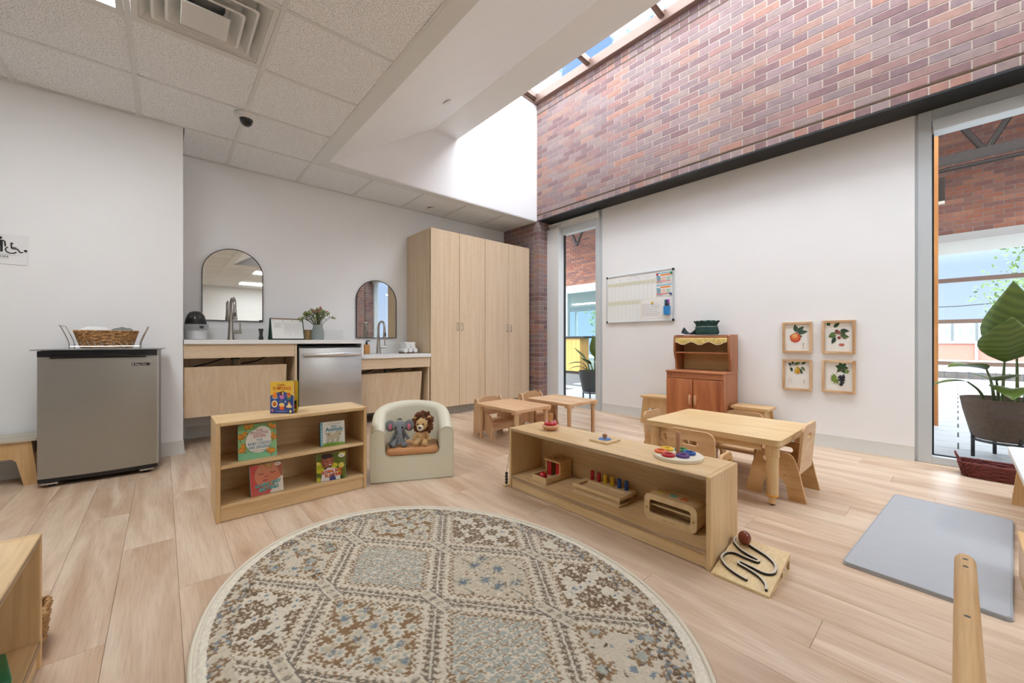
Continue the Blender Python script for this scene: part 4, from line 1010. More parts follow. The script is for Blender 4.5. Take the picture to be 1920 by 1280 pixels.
# =================================================================== RUG
RC = (.7175, 1.207); RA, RBm = .885, .655; rdir = math.atan2(-.982, .188)   # major axis direction
def build_rug():
    nu, nv = 330, 430
    th = np.linspace(0, 2*np.pi, 1)
    # elliptical grid: square grid clipped by mapping square -> disc
    u = np.linspace(-1, 1, nu); v = np.linspace(-1, 1, nv); U, V = np.meshgrid(u, v)
    X = U*np.sqrt(1-V*V/2); Y = V*np.sqrt(1-U*U/2)          # square to disc
    lx = X*RBm; ly = Y*RA                                    # local: x across, y along
    ax = np.array([.188, -.982]); ax /= np.linalg.norm(ax); ac = np.array([-ax[1], ax[0]])
    wx = RC[0]+ly*ax[0]+lx*ac[0]; wy = RC[1]+ly*ax[1]+lx*ac[1]
    # woven lattice coordinates
    e1 = np.array([.256, -.312]); e2 = np.array([-.200, -.300]); O = np.array([.702, 1.183])
    M_ = np.linalg.inv(np.stack([e1, e2], 1)); px = wx-O[0]; py = wy-O[1]
    a = M_[0, 0]*px+M_[0, 1]*py; b = M_[1, 0]*px+M_[1, 1]*py
    rs = np.random.RandomState(5)
    def vnoise(x, y, s, seed):
        r = np.random.RandomState(seed).rand(256, 256); x = x*s; y = y*s; xi = np.floor(x).astype(int); yi = np.floor(y).astype(int); fx = x-xi; fy = y-yi
        fx = fx*fx*(3-2*fx); fy = fy*fy*(3-2*fy); g = lambda i, j: r[i % 256, j % 256]
        return (g(xi, yi)*(1-fx)+g(xi+1, yi)*fx)*(1-fy)+(g(xi, yi+1)*(1-fx)+g(xi+1, yi+1)*fx)*fy
    jit = (vnoise(wx, wy, 140, 1)-.5)
    a2 = a+jit*.016; b2 = b+(vnoise(wx, wy, 140, 2)-.5)*.016
    ia = np.floor(a2).astype(int); ib = np.floor(b2).astype(int); fa = a2-ia; fb_ = b2-ib
    cream = np.array(lin((212/255, 203/255, 184/255))); sand = np.array(lin((190/255, 178/255, 156/255))); brown = np.array(lin((140/255, 113/255, 84/255)))
    grey = np.array(lin((118/255, 112/255, 104/255))); blue = np.array(lin((126/255, 138/255, 146/255))); sage = np.array(lin((166/255, 169/255, 160/255))); dk = np.array(lin((104/255, 88/255, 72/255)))
    col = np.zeros(wx.shape+(3,))+cream
    def put(mask, c): col[mask] = c
    # cell fields
    typ = {(-1,-1): 't', (0,-1): 's', (0,0): 't', (-1,0): 'b', (-2,-1): 'v', (-1,-2): 'b', (0,-2): 'f', (1,-1): 'f', (1,0): 'v', (-2,0): 'f', (1,-2): 'f', (-2,-2): 'v', (0,1): 'b', (-1,1): 't', (1,1): 't', (-3,-1): 'f', (-3,0): 'v', (2,0): 'f', (2,1): 'v', (1,2): 'f'}
    def flowers(sx, seed, r0, thr=1.0):
        gx = wx/sx; gy = wy/sx; gi = np.floor(gx).astype(int); out = np.zeros(wx.shape); rim = np.zeros(wx.shape)
        r = np.random.RandomState(seed).rand(64, 64, 3)
        best = np.full(wx.shape, 9.0); ang = np.zeros(wx.shape)
        gj = np.floor(gy).astype(int)
        for di in (-1, 0, 1):
            for dj in (-1, 0, 1):
                q = r[(gi+di) % 64, (gj+dj) % 64]; dx = gx-(gi+di+.2+.6*q[..., 0]); dy = gy-(gj+dj+.2+.6*q[..., 1]); d = np.hypot(dx, dy)
                m = d < best; best = np.where(m, d, best); ang = np.where(m, np.arctan2(dy, dx)+q[..., 2]*6, ang)
        edge = r0*(1+.22*np.sin(ang*7))
        return best/edge
    F1 = flowers(.070, 3, .40); F2 = flowers(.046, 8, .42); F3 = flowers(.095, 12, .36); F4 = flowers(.026, 15, .38)
    n1 = vnoise(wx, wy, 90, 7); n2 = vnoise(wx, wy, 190, 8); n3 = vnoise(wx, wy, 45, 9)
    for (i, j) in {(int(p), int(q)) for p, q in zip(ia.ravel()[::7], ib.ravel()[::7])}:
        c = (ia == i) & (ib == j); t_ = typ.get((i, j), 'fvbt'[(i*3+j) % 4])
        if t_ == 'f':
            put(c, cream); put(c & (F1 < 1) & (n2 > .12), dk*.45+brown*.45+grey*.1); put(c & (F1 < .55) & (n2 > .55), sand); put(c & (F1 > 1.35) & (F4 < .7) & (n3 > .55), blue)
        elif t_ == 'b':
            put(c, brown); put(c & (n1 > .80), sand); put(c & (F2 < 1), cream); put(c & (F2 < .45), sage); put(c & (F3 < .9) & (n1 > .45), sand); put(c & (F3 < .4) & (n2 > .4), blue)
        elif t_ == 't':
            put(c, sage); k = 11.0; w1 = np.abs(((fa+fb_)*k) % 1-.5); w2 = np.abs(((fa-fb_)*k+.3*np.sin(fa*40)) % 1-.5)
            put(c & ((w1 > .33) | (w2 > .33)), cream); put(c & ((w1 > .43) | (w2 > .43)) & (n1 > .30), brown*.8+sand*.2)
        elif t_ == 's':
            put(c, sand*.75+cream*.25); put(c & (F3 < .75) & (n2 > .45), sage*.6); put(c & (F3 < .45) & (n1 > .4), blue*.85); put(c & (F4 < .55) & (n3 > .62), brown); put(c & (n2 > .80), cream)
            st = np.abs(((fa-fb_)*2.0) % 1-.5) > .482; put(c & st & (n1 > .35), grey)
        else:
            put(c, sand*.5+cream*.5); put(c & (F3 < 1) & (n2 > .35), brown); put(c & (F3 < .5), sage); put(c & (F2 < .6) & (n3 > .58), blue); put(c & (F1 > 1.4) & (n1 > .66), dk)
    # lattice bands
    ea = np.minimum(fa, 1-fa); eb = np.minimum(fb_, 1-fb_); e = np.minimum(ea, eb); along = np.where(ea < eb, fb_, fa)
    zig = .012*np.sign(np.sin(along*2*np.pi*17))
    put(e < .135, cream*.92+sand*.08); put((e+zig > .118) & (e+zig < .140), brown); put((e-zig > .062) & (e-zig < .092) & (n2 > .25), cream)
    put((e > .088) & (e < .108) & (n1 > .5) & (np.sin(along*2*np.pi*24) > 0), brown*.8+sand*.2)
    put((e+zig*1.2 < .036), grey*.75+brown*.25); put((e < .010), cream); put((e+zig > .044) & (e+zig < .056) & (n2 > .35), brown)
    # node cartouches
    ra = a-np.round(a); rb = b-np.round(b); dl = np.abs(ra-rb); dm_ = np.abs(ra+rb)
    node = (np.abs(ra) < .26) & (np.abs(rb) < .26) & (dl < .17); cart = (dm_ < .24) & (dl < .105)
    put(cart, grey); put(cart & (dl < .086), cream*.8+sand*.2); put(cart & (dl < .086) & (dm_ < .22) & (((dm_*8) % 1-.5)**2+(dl*8)**2*.35 < .07), grey*.7+sand*.3); put(cart & (dl < .045) & (n2 > .5), sand)
    # edge: ivory binding and a dense speckled ring
    R_ = np.sqrt(X*X+Y*Y); ring = (R_ > .86)
    put(ring, sand*.55+cream*.45); put(ring & (F2 < 1.0) & (n2 > .15), brown*.8+grey*.2); put(ring & (F2 < .4), sand); put(ring & (F4 < .7) & (n3 > .5), blue); put(ring & (n3 > .72) & (n2 > .55), dk)
    put(R_ > .947, np.array(lin((226/255, 219/255, 202/255))))
    col = col*(.80+.36*n2[..., None]*.6+.12*vnoise(wx, wy, 260, 4)[..., None])
    h = .010+.0022*(vnoise(wx, wy, 230, 6)-.5)*2+.0015*(col.mean(-1) > .3)
    h = np.where(R_ > .975, .009-.03*(R_-.975)*8, h); h = np.where(R_ > .998, 0.0008, h)
    co_ = np.stack([wx-RC[0], wy-RC[1], h], -1).reshape(-1, 3)
    idx = np.arange(nu*nv).reshape(nv, nu); q = np.stack([idx[:-1, :-1], idx[:-1, 1:], idx[1:, 1:], idx[1:, :-1]], -1).reshape(-1, 4)
    me = bpy.data.meshes.new('oval_rug'); me.vertices.add(len(co_)); me.vertices.foreach_set('co', co_.ravel().astype(np.float32))
    me.loops.add(len(q)*4); me.loops.foreach_set('vertex_index', q.ravel().astype(np.int32)); me.polygons.add(len(q)); me.polygons.foreach_set('loop_start', np.arange(0, len(q)*4, 4, dtype=np.int32))
    me.update(calc_edges=True); me.validate()
    at = me.color_attributes.new('Col', 'FLOAT_COLOR', 'POINT'); at.data.foreach_set('color', np.concatenate([np.clip(col, 0, 1), np.ones(wx.shape+(1,))], -1).reshape(-1).astype(np.float32))
    me.polygons.foreach_set('use_smooth', [True]*len(me.polygons))
    me.materials.append(attrmat('rug_pile', .95, .1))
    return me
rug = thing('oval_rug', 'oval ivory and brown rug with a worn diamond-panel pattern', 'rug', (RC[0], RC[1], 0))
link('pile', build_rug(), rug)
axx = Vector((.188, -.982)).normalized(); acc = Vector((-axx.y, axx.x))
P = []
for i in range(160):
    a = 2*math.pi*i/160; q = axx*(RA*math.cos(a))+acc*(RBm*math.sin(a)); P.append((q.x, q.y, .0062))
MB().tube(P, .006, 8, closed=True).obj('bound_edge', mat('rug_binding', (222, 214, 196), .9), rug)
P2 = [(p[0]*1.004, p[1]*1.004, .002) for p in P]
MB().tube(P2, .0024, 6, closed=True).obj('dark_backing', mat('rug_backing', (58, 56, 58), .9), rug)
# =================================================================== SHELVES
BC = ((229, 199, 152), (215, 177, 124)); BC3 = (235, 208, 166)
birx = wood('birch_x', *BC, 'X', 5, 4, .42, BC3); biry = wood('birch_y', *BC, 'Y', 5, 4, .42, BC3); birz = wood('birch_z', *BC, 'Z', 5, 4, .42, BC3)
birtop = biry; birtopx = birx
plye = wood('ply_edge', (196, 168, 130), (150, 122, 90), 'X', 60, 30, .55); plyy = wood('ply_edge_y', (190, 162, 126), (140, 114, 84), 'Y', 60, 30, .55)
t_ = thing('bookshelf', 'two-tier birch bookshelf with board books, beside the cream chair', 'bookshelf', (.197, 2.41, 0))
W_, D_, H_ = .745, .275, .495
MB().box(0, .018, 0, D_, 0, H_, .002, 1).obj('side_panel', birz, t_, None); MB().box(W_-.018, W_, 0, D_, 0, H_, .002, 1).obj('side_panel', birz, t_, None)
MB().box(.0185, W_-.0185, .001, D_, H_-.018, H_-.0005, .0015, 1).obj('top', birtopx, t_, None)
MB().box(.0185, W_-.0185, .004, D_-.008, .263, .279, .0015, 1).obj('shelf', birx, t_, None)
MB().box(.0185, W_-.0185, .002, D_-.008, .066, .082, .0015, 1).obj('shelf', birx, t_, None)
MB().box(.0185, W_-.0185, .008, .022, .002, .0655, .001, 1).obj('kick_board', birx, t_, None)
MB().box(.0185, W_-.0185, D_-.0075, D_-.001, .002, H_-.0185).obj('back_panel', birx, t_, None)
def long_shelf(label, loc, rz):
    t_ = thing('low_shelf', label, 'shelf', loc, rz, 'low toy shelves'); LY, D_, H_ = 1.195, .285, .367
    MB().box(0, D_, 0, .018, 0, H_-.0005, .002, 1).obj('side_panel', birz, t_, None); MB().box(0, D_, LY-.018, LY, 0, H_-.0005, .002, 1).obj('side_panel', birz, t_, None)
    MB().box(.001, D_, .0185, LY-.0185, H_-.018, H_, .0015, 1).obj('top', birtop, t_, None)
    MB().box(.0015, .0035, .02, LY-.02, H_-.0165, H_-.002).obj('top_edge', plyy, t_, None, (-.002, 0, 0))
    MB().box(.003, D_-.008, .0185, LY-.0185, .058, .075, .0015, 1).obj('deck', biry, t_, None)
    MB().box(.0005, .0028, .0195, LY-.0195, .0585, .0745).obj('deck_edge', plyy, t_, None)
    MB().box(.008, .022, .0185, LY-.0185, .002, .0575, .001, 1).obj('kick_board', biry, t_, None)
    MB().box(D_-.0075, D_-.001, .0185, LY-.0185, .002, H_-.0185).obj('back_panel', biry, t_, None)
    return t_
long_shelf('long low birch toy shelf between the rug and the tables', (1.60, .638, 0), 0)
long_shelf('long low birch toy shelf on the opposite side of the rug', (-.25, 1.69, 0), math.pi)
# =================================================================== BOOKS
paper = mat('board_page', (232, 226, 212), .6)
def board_book(name, label, p0, p1, z, h, draw, thick=.016, lean=6, spine=(120, 60, 40), spread=0, leaves=()):
    """p0 -> p1: bottom edge of the front cover seen from the front"""
    d = Vector((p1[0]-p0[0], p1[1]-p0[1])); w = d.length; rz = math.atan2(d.y, d.x)
    t_ = thing(name, label, 'book', (p0[0], p0[1], z), rz, 'board books on the bookshelf')
    R0 = (math.radians(-lean), 0, 0)
    cv = MB().prism(rrect(0, w, 0, h, .004, 3), 0, .0022, 'XZ').obj('front_cover', mat(name+'_cover', (240, 238, 230), .35), t_, 30, rot=R0)
    pr_ = Print(); pr_.clip = (0.0005, w-.0005, .0005, h-.0005); draw(pr_, w, h); pr_.obj('cover_print', cv, (0, -.0002, 0), None, attrmat('gloss_print', .3))
    MB().prism(rrect(.002, w-.002, .001, h-.002, .004, 3), .0024, thick-.0024, 'XZ').obj('pages', paper, t_, 30, rot=R0)
    MB().prism(rrect(0, w, 0, h, .004, 3), thick-.0022, thick, 'XZ').obj('back_cover', mat(name+'_back'+str(spine), spine, .4), t_, 30, rot=R0)
    MB().box(-.0012, -.0002, 0, thick, 0, h).obj('spine', MATS[name+'_back'+str(spine)], t_, None, rot=R0)
    if spread:   # open fan: rear boards turn round the spine
        for k, (ang, c) in enumerate(leaves):
            lf = MB().prism(rrect(0, w, 0.0, h, .004, 3), 0, .0022, 'XZ').obj('page_board', mat(name+'_leaf%d' % k, c, .4), t_, 30, (0, thick, 0), (0, 0, math.radians(ang)))
    return t_
def chick(p, x, z, s, ang, flip=1):
    ca, sa = math.cos(ang), math.sin(ang)
    def T(a, b): a *= flip; return (x+(a*ca-b*sa)*s, z+(a*sa+b*ca)*s)
    p.poly([T(*q) for q in ell(-.2, -.25, .75, .55, 16)], (206, 132, 32)); p.poly([T(*q) for q in ell(-.35, -.2, .5, .32, 14)], (228, 160, 44))
    p.poly([T(*q) for q in ell(.42, .35, .42, .40, 14)], (232, 168, 52)); p.poly([T(.75, .42), T(1.1, .28), T(.75, .18)], (150, 90, 40)); p.poly([T(*q) for q in ell(.52, .45, .08, .08, 8)], (30, 20, 10))
    p.line([T(-.2, -.75), T(-.15, -1.15), T(.1, -1.2)], .12*s, (150, 90, 40))
def d_pollitos(p, w, h):
    p.rect(0, w, 0, h, (150, 206, 140)); p.rect(0, w, 0, h*.2, (140, 210, 160)); p.rect(0, w, h*.84, h, (132, 188, 112))
    chick(p, w*.10, h*.70, w*.16, -.1, 1); chick(p, w*.28, h*.94, w*.13, -.5, 1); chick(p, w*.90, h*.90, w*.14, .2, -1); chick(p, w*.10, h*.34, w*.15, .6, 1); chick(p, w*.92, h*.60, w*.14, -.3, -1); chick(p, w*.82, h*.20, w*.15, .1, -1)
    p.ell(w*.52, h*.50, w*.335, h*.345, (244, 240, 230), 36); p.ell(w*.62, h*.66, w*.24, h*.26, (244, 240, 230), 28)
    a = .0; R_ = (176, 52, 84); B = (62, 142, 172)
    p.text('Los', w*.55, h*.785, h*.105, R_, bold=.012); p.text('POLLITOS', w*.55, h*.69, h*.115, R_, sx=.86, bold=.012); p.text('DICEN', w*.55, h*.595, h*.115, R_, sx=.9, bold=.012)
    p.text('THE', w*.54, h*.49, h*.09, B, bold=.012); p.text('BABY CHICKS', w*.54, h*.385, h*.115, B, sx=.80, bold=.014); p.text('ARE SINGING', w*.54, h*.28, h*.115, B, sx=.80, bold=.014)
    p.text('ASHLEY WOLFF', w*.54, h*.20, h*.052, (150, 130, 80), sx=1.0)
def d_bed(p, w, h):
    p.rect(0, w, 0, h, (206, 70, 60)); p.ell(w*.66, h*.66, w*.52, h*.46, (190, 116, 78), 30); p.ell(w*.55, h*.62, w*.42, h*.42, (206, 132, 92), 30); p.ell(w*.36, h*.52, w*.2, h*.2, (214, 128, 92), 20); p.ell(w*.70, h*.50, w*.22, h*.2, (208, 122, 82), 20)
    p.poly([(w*.34, h), (w*.75, h), (w*.62, h*.80), (w*.52, h*.86)], (176, 130, 70)); p.poly([(w*.5, h), (w*.66, h), (w*.57, h*.84)], (196, 156, 88))
    p.poly([(w*.78, h), (w, h), (w, h*.4), (w*.9, h*.6)], (170, 96, 64)); p.poly([(w*.55, 0), (w, 0), (w, h*.52), (w*.8, h*.4)], (230, 222, 206)); p.poly([(0, 0), (w*.6, 0), (w*.3, h*.16), (0, h*.2)], (196, 84, 70))
    p.line([(w*.26, h*.70), (w*.33, h*.665), (w*.42, h*.69)], w*.022, (84, 44, 34)); p.line([(w*.60, h*.70), (w*.69, h*.665), (w*.78, h*.70)], w*.022, (84, 44, 34))
    p.ell(w*.47, h*.57, w*.06, h*.045, (188, 108, 76)); p.ell(w*.44, h*.455, w*.085, h*.03, (176, 76, 66))
    for dx, c in ((.012, (24, 40, 40)), (0, (112, 186, 184))):
        p.text('GLOBAL BABY', w*(.52+dx), h*(.285-dx), h*.15, c, sx=.80, bold=.03, ang=.10, shear=.15); p.text('BEDTIMES', w*(.54+dx), h*(.13-dx), h*.155, c, sx=.86, bold=.03, ang=.08, shear=.15)
    p.ell(w*.86, h*.93, w*.105, h*.06, (240, 232, 220)); p.rect(w*.80, w*.92, h*.935, h*.945, (150, 60, 50)); p.rect(w*.81, w*.91, h*.912, h*.922, (150, 60, 50))
def d_play(p, w, h):
    p.rect(0, w, 0, h, (96, 112, 34)); rs = random.Random(4)
    for k in range(26): p.ell(rs.uniform(0, w), rs.uniform(0, h), rs.uniform(.06, .16)*w, rs.uniform(.06, .14)*h, rs.choice([(214, 206, 50), (186, 188, 44), (52, 62, 24), (226, 216, 96), (120, 130, 40)]), 12)
    p.poly([(w*.14, 0), (w*.2, h*.36), (w*.4, h*.48), (w*.68, h*.42), (w*.8, h*.1), (w*.8, 0)], (232, 228, 226)); p.ell(w*.37, h*.72, w*.215, h*.255, (150, 88, 66), 26); p.ell(w*.36, h*.90, w*.2, h*.10, (62, 42, 36), 20); p.ell(w*.23, h*.55, w*.04, h*.06, (140, 78, 60))
    p.ell(w*.42, h*.66, w*.16, h*.17, (172, 104, 78), 22); p.ell(w*.35, h*.70, w*.028, h*.018, (34, 22, 20)); p.ell(w*.53, h*.71, w*.028, h*.018, (34, 22, 20)); p.ell(w*.46, h*.63, w*.045, h*.028, (190, 116, 90)); p.ell(w*.46, h*.55, w*.085, h*.04, (96, 30, 30)); p.ell(w*.46, h*.57, w*.07, h*.016, (240, 236, 230))
    p.poly([(w*.42, 0), (w*.46, h*.22), (w*.6, h*.24), (w*.66, 0)], (62, 70, 130))
    for dx, c in ((.012, (80, 30, 20)), (0, (232, 116, 56))):
        p.text('GLOBAL BABY', w*(.53+dx), h*(.295-dx), h*.15, c, sx=.80, bold=.03, ang=.09); p.text('PLAYTIMES', w*(.58+dx), h*(.15-dx), h*.15, c, sx=.84, bold=.03, ang=.08)
    p.ell(w*.85, h*.88, w*.115, h*.075, (244, 242, 236)); p.rect(w*.79, w*.91, h*.888, h*.898, (90, 110, 60)); p.rect(w*.80, w*.90, h*.862, h*.872, (90, 110, 60))
def d_animals(p, w, h):
    p.rect(0, w, 0, h, (236, 236, 230)); p.rect(0, w*.10, 0, h, (70, 168, 190))
    for k in range(12):
        p.ell(w*.05, h*(.04+k*.085), w*.028, h*.022, (236, 240, 240), 10)
        p.ell(w*.105, h*(.08+k*.085), w*.022, h*.02, (236, 236, 230), 8)
    p.text('TOUCH AND FEEL', w*.55, h*.875, h*.065, (226, 158, 72), sx=1.05); p.text('Baby', w*.56, h*.76, h*.12, (74, 156, 172), bold=.012); p.text('Animals', w*.56, h*.60, h*.23, (66, 150, 170), sx=.95, bold=.015)
    L_ = (206, 194, 166); Ld = (176, 160, 130)
    p.ell(w*.36, h*.37, w*.085, h*.13, L_); p.ell(w*.33, h*.47, w*.06, h*.075, Ld); p.line([(w*.28, h*.50), (w*.18, h*.54)], w*.035, Ld); p.line([(w*.39, h*.50), (w*.45, h*.55)], w*.035, Ld)
    for dx in (.31, .37): p.line([(w*dx, h*.30), (w*(dx+.01), h*.08)], w*.034, L_)
    p.ell(w*.60, h*.40, w*.17, h*.12, L_); p.ell(w*.76, h*.47, w*.075, h*.085, L_); p.line([(w*.72, h*.52), (w*.64, h*.57)], w*.035, Ld); p.line([(w*.80, h*.52), (w*.89, h*.57)], w*.035, Ld); p.ell(w*.80, h*.44, w*.02, h*.025, (60, 50, 44))
    for dx in (.48, .54, .68, .74): p.line([(w*dx, h*.34), (w*(dx-.01), h*.08)], w*.034, L_)
    rs = random.Random(2)
    for k in range(46):
        x = w*(.10+.9*k/45); p.poly([(x-w*.03, 0), (x+w*.03, 0), (x+w*rs.uniform(-.02, .02), h*rs.uniform(.08, .17))], rs.choice([(126, 178, 48), (146, 196, 60), (104, 160, 40)]))
def d_dump(p, w, h):
    p.rect(0, w, 0, h, (238, 196, 74)); p.poly([(0, 0), (w, 0), (w, h*.55)]+[(w*(1-i/12), h*(.55+.13*math.sin(math.pi*i/12))) for i in range(1, 12)]+[(0, h*.55)], (62, 84, 152)); p.rect(0, w, 0, h*.10, (54, 72, 146))
    p.text('Little', w*.47, h*.86, h*.115, (176, 72, 34), bold=.016); p.text('DUMPLINGS', w*.50, h*.745, h*.135, (188, 70, 34), sx=.80, bold=.02)
    p.ell(w*.2, h*.50, w*.115, h*.05, (150, 200, 216)); p.ell(w*.2, h*.56, w*.10, h*.095, (236, 138, 46)); p.poly([(w*.12, h*.60), (w*.2, h*.72), (w*.28, h*.60)], (240, 150, 60))
    p.poly([(w*.39, h*.57), (w*.61, h*.57), (w*.57, h*.455), (w*.43, h*.455)], (204, 124, 190)); p.ell(w*.49, h*.63, w*.09, h*.06, (96, 54, 34)); p.ell(w*.54, h*.63, w*.035, h*.05, (226, 206, 150)); p.ell(w*.56, h*.69, w*.02, h*.03, (60, 40, 30))
    p.poly([(w*.68, h*.53), (w*.92, h*.53), (w*.85, h*.42), (w*.75, h*.42)], (76, 128, 110)); p.ell(w*.8, h*.58, w*.085, h*.085, (226, 132, 64)); p.ell(w*.8, h*.61, w*.05, h*.03, (190, 92, 40))
    p.ell(w*.19, h*.30, w*.13, h*.112, (244, 230, 200)); p.ell(w*.19, h*.30, w*.09, h*.078, (206, 128, 46)); p.ell(w*.19, h*.28, w*.05, h*.04, (170, 92, 30))
    p.poly([(w*.39, h*.25), (w*.62, h*.25), (w*.58, h*.12), (w*.43, h*.12)], (228, 98, 52)); p.ell(w*.505, h*.275, w*.115, h*.06, (240, 220, 150)); p.ell(w*.50, h*.265, w*.07, h*.03, (236, 200, 80))
    p.ell(w*.82, h*.22, w*.13, h*.04, (246, 224, 170)); p.poly([(w*.73, h*.22), (w*.91, h*.22), (w*.86, h*.33), (w*.78, h*.33)], (248, 226, 176)); p.ell(w*.82, h*.34, w*.045, h*.035, (220, 150, 70)); p.ell(w*.82, h*.375, w*.015, h*.012, (180, 40, 40))
    p.ell(w*.66, h*.375, w*.03, h*.03, (190, 210, 226)); p.line([(w*.38, h*.385), (w*.52, h*.40)], w*.02, (120, 160, 90))
    p.ell(w*.10, h*.10, w*.042, h*.042, (226, 120, 140)); p.ell(w*.10, h*.10, w*.016, h*.016, (240, 220, 220)); p.ell(w*.88, h*.07, w*.05, h*.045, (226, 216, 90)); p.ell(w*.88, h*.07, w*.02, h*.018, (250, 246, 200))
    p.rect(w*.2, w*.78, h*.075, h*.082, (190, 206, 230)); p.rect(w*.36, w*.66, h*.05, h*.056, (190, 206, 230))
board_book('board_book', 'green board book with baby chicks around a white title cloud', (.294, 2.462), (.467, 2.454), .2795, .180, d_pollitos, .020, 12, (46, 96, 74))
board_book('board_book', 'red board book with a sleeping baby face on the bottom shelf', (.347, 2.446), (.500, 2.458), .0825, .157, d_bed, .018, 12, (92, 140, 130))
board_book('board_book', 'white touch-and-feel book with two lambs and a blue dotted spine', (.694, 2.474), (.829, 2.462), .2795, .140, d_animals, .024, 6, (40, 70, 84))
board_book('board_book', 'yellow-green board book with a laughing baby on the bottom shelf', (.668, 2.458), (.822, 2.424), .0825, .154, d_play, .018, 10, (96, 120, 36))
# standing open book on top
t_ = board_book('board_book', 'yellow and blue board book with dumpling characters standing open on the shelf top', (.452, 2.545), (.548, 2.452), .4955, .178, d_dump, .004, 0, (60, 70, 140))
# its pages fan open behind the cover, hinged at the far spine edge
w_ = math.hypot(.096, .093)
for k, (ang, c) in enumerate(((16, (236, 170, 40)), (34, (168, 184, 32)), (46, (232, 196, 150)))):
    MB().prism(rrect(0, w_*1.0, 0, .176, .004, 3), 0, .0022, 'XZ').obj('page_board', mat('dumpling_leaf%d' % k, c, .4), t_, 30, (0, .0045+.002*k, 0), (0, 0, math.radians(ang)))
lf0 = bpy.data.objects[[o.name for o in C.objects if o.name.startswith('page_board')][0]]
pp = Print(); pp.rect(w_*.3, w_-.003, .004, .07, (40, 56, 30)); pp.ell(w_*.9, .035, .008, .014, (150, 50, 40)); pp.ell(w_*.92, .085, .010, .02, (240, 190, 60)); pp.ell(w_*.9, .015, .01, .007, (226, 196, 60)); pp.obj('page_print', lf0, (0, -.0003, 0))
# =================================================================== SOFT CHAIR WITH PLUSH ANIMALS
c0, c1 = Vector((.985, 2.462)), Vector((1.452, 2.232)); mid = (c0+c1)/2; dv = c1-c0; wch = dv.length; rzc = math.atan2(dv.y, dv.x)
sc = thing('child_armchair', 'cream vinyl toddler tub armchair beside the bookshelf', 'armchair', (mid.x, mid.y, 0), rzc)
vin = mat('cream_vinyl', (224, 220, 198), .42, noise=(200, .02), bump=.08)
hw = wch/2; Dp = .41; th_ = .088
# path of the outer wall: front-left arm, back arc, front-right arm (local: front at y=0, back at +y)
path = []
nA = 7
for i in range(nA): path.append((-hw, .0+(.20)*i/(nA-1)))
for i in range(1, 24):
    a = math.pi-math.pi*i/24; path.append((hw*math.cos(a), .20+(Dp-.20)*math.sin(a)))
for i in range(nA): path.append((hw, .20-(.20)*i/(nA-1)))
m = MB(); secs = []
n = len(path)
for i, (x, y) in enumerate(path):
    p = Vector((x, y)); a = Vector(path[max(0, i-1)]); b_ = Vector(path[min(n-1, i+1)]); tg = (b_-a).normalized(); nm = Vector((tg.y, -tg.x))   # inward
    hgt = .335+.130*math.sin(math.pi*i/(n-1))**.72; r = .042
    pr2 = [(0.004, 0), (0, .01), (0, hgt-r)]+[(r-r*math.cos(q), hgt-r+r*math.sin(q)) for q in [math.pi/2*k/4 for k in range(1, 5)]]+[(th_-r+r*math.sin(q), hgt-r+r*math.cos(q)) for q in [math.pi/2*k/4 for k in range(0, 5)]]+[(th_, .12)]
    secs.append([m.bm.verts.new((p.x+nm.x*s_, p.y+nm.y*s_, z_)) for s_, z_ in pr2])
for A, B in zip(secs, secs[1:]):
    for j in range(len(A)-1): m.bm.faces.new((A[j], A[j+1], B[j+1], B[j]))
m.obj('tub_back', vin, sc, 50)
# front face with the U cut-out
def uface():
    r = .042; o_ = [(-hw, .004), (hw, .004), (hw, .335-r)]+[(hw-r+r*math.cos(q), .335-r+r*math.sin(q)) for q in [math.pi/2*k/4 for k in range(1, 5)]]
    o_ += [(hw-th_+r-r*math.sin(q), .335-r+r*math.cos(q)) for q in [math.pi/2*k/4 for k in range(0, 5)]]
    o_ += [(hw-th_, .20), (hw-th_-.008, .172), (hw-th_-.035, .158), (-hw+th_+.035, .158), (-hw+th_+.008, .172), (-hw+th_, .20)]
    o_ += [(-hw+th_-r+r*math.cos(q), .335-r+r*math.sin(q)) for q in [math.pi/2*k/4 for k in range(0, 5)]]
    o_ += [(-hw+r-r*math.sin(q), .335-r+r*math.cos(q)) for q in [math.pi/2*k/4 for k in range(0, 5)]]
    return o_
uf = uface()
MB().prism(uf, -.014, .012, 'XZ').obj('front_panel', vin, sc, 50)
MB().tube([(x*1.0, -.0145, z) for x, z in uf], .0022, 5, closed=True).obj('piping', mat('piping_cream', (190, 186, 160), .5), sc)
MB().box(-hw+th_-.01, hw-th_+.01, .0, Dp-th_, .02, .155, .006, 2).obj('seat_block', vin, sc)
MB().box(-hw+th_+.004, hw-th_-.004, -.004, .235, .157, .205, .02, 4).obj('seat_cushion', mat('tan_vinyl', (200, 144, 96), .4, noise=(80, .04)), sc, 60)
def plush_mesh(name, m_, blobs, parent, vox=.0045):
    m = MB()
    for b_ in blobs:
        if len(b_) == 3: m.sph(b_[0], b_[1], b_[2], 12)
        else: m.tube(b_[0], b_[1], 10)
    o = m.obj(name, m_, parent, 180); r_ = o.modifiers.new('knit', 'REMESH'); r_.mode = 'VOXEL'; r_.voxel_size = vox; r_.use_smooth_shade = True
    return o
gy = mat('grey_crochet', (128, 132, 136), .95, noise=(160, .16), bump=1.0); tn_ = mat('tan_crochet', (206, 168, 116), .95, noise=(160, .14), bump=1.0); br_ = mat('brown_boucle', (120, 72, 46), .95, noise=(120, .3), bump=1.0)
eye = mat('toy_eye', (14, 12, 12), .15); pinkf = mat('pink_felt', (222, 120, 144), .9); creamy = mat('cream_crochet', (232, 222, 198), .95, noise=(160, .08), bump=.8)
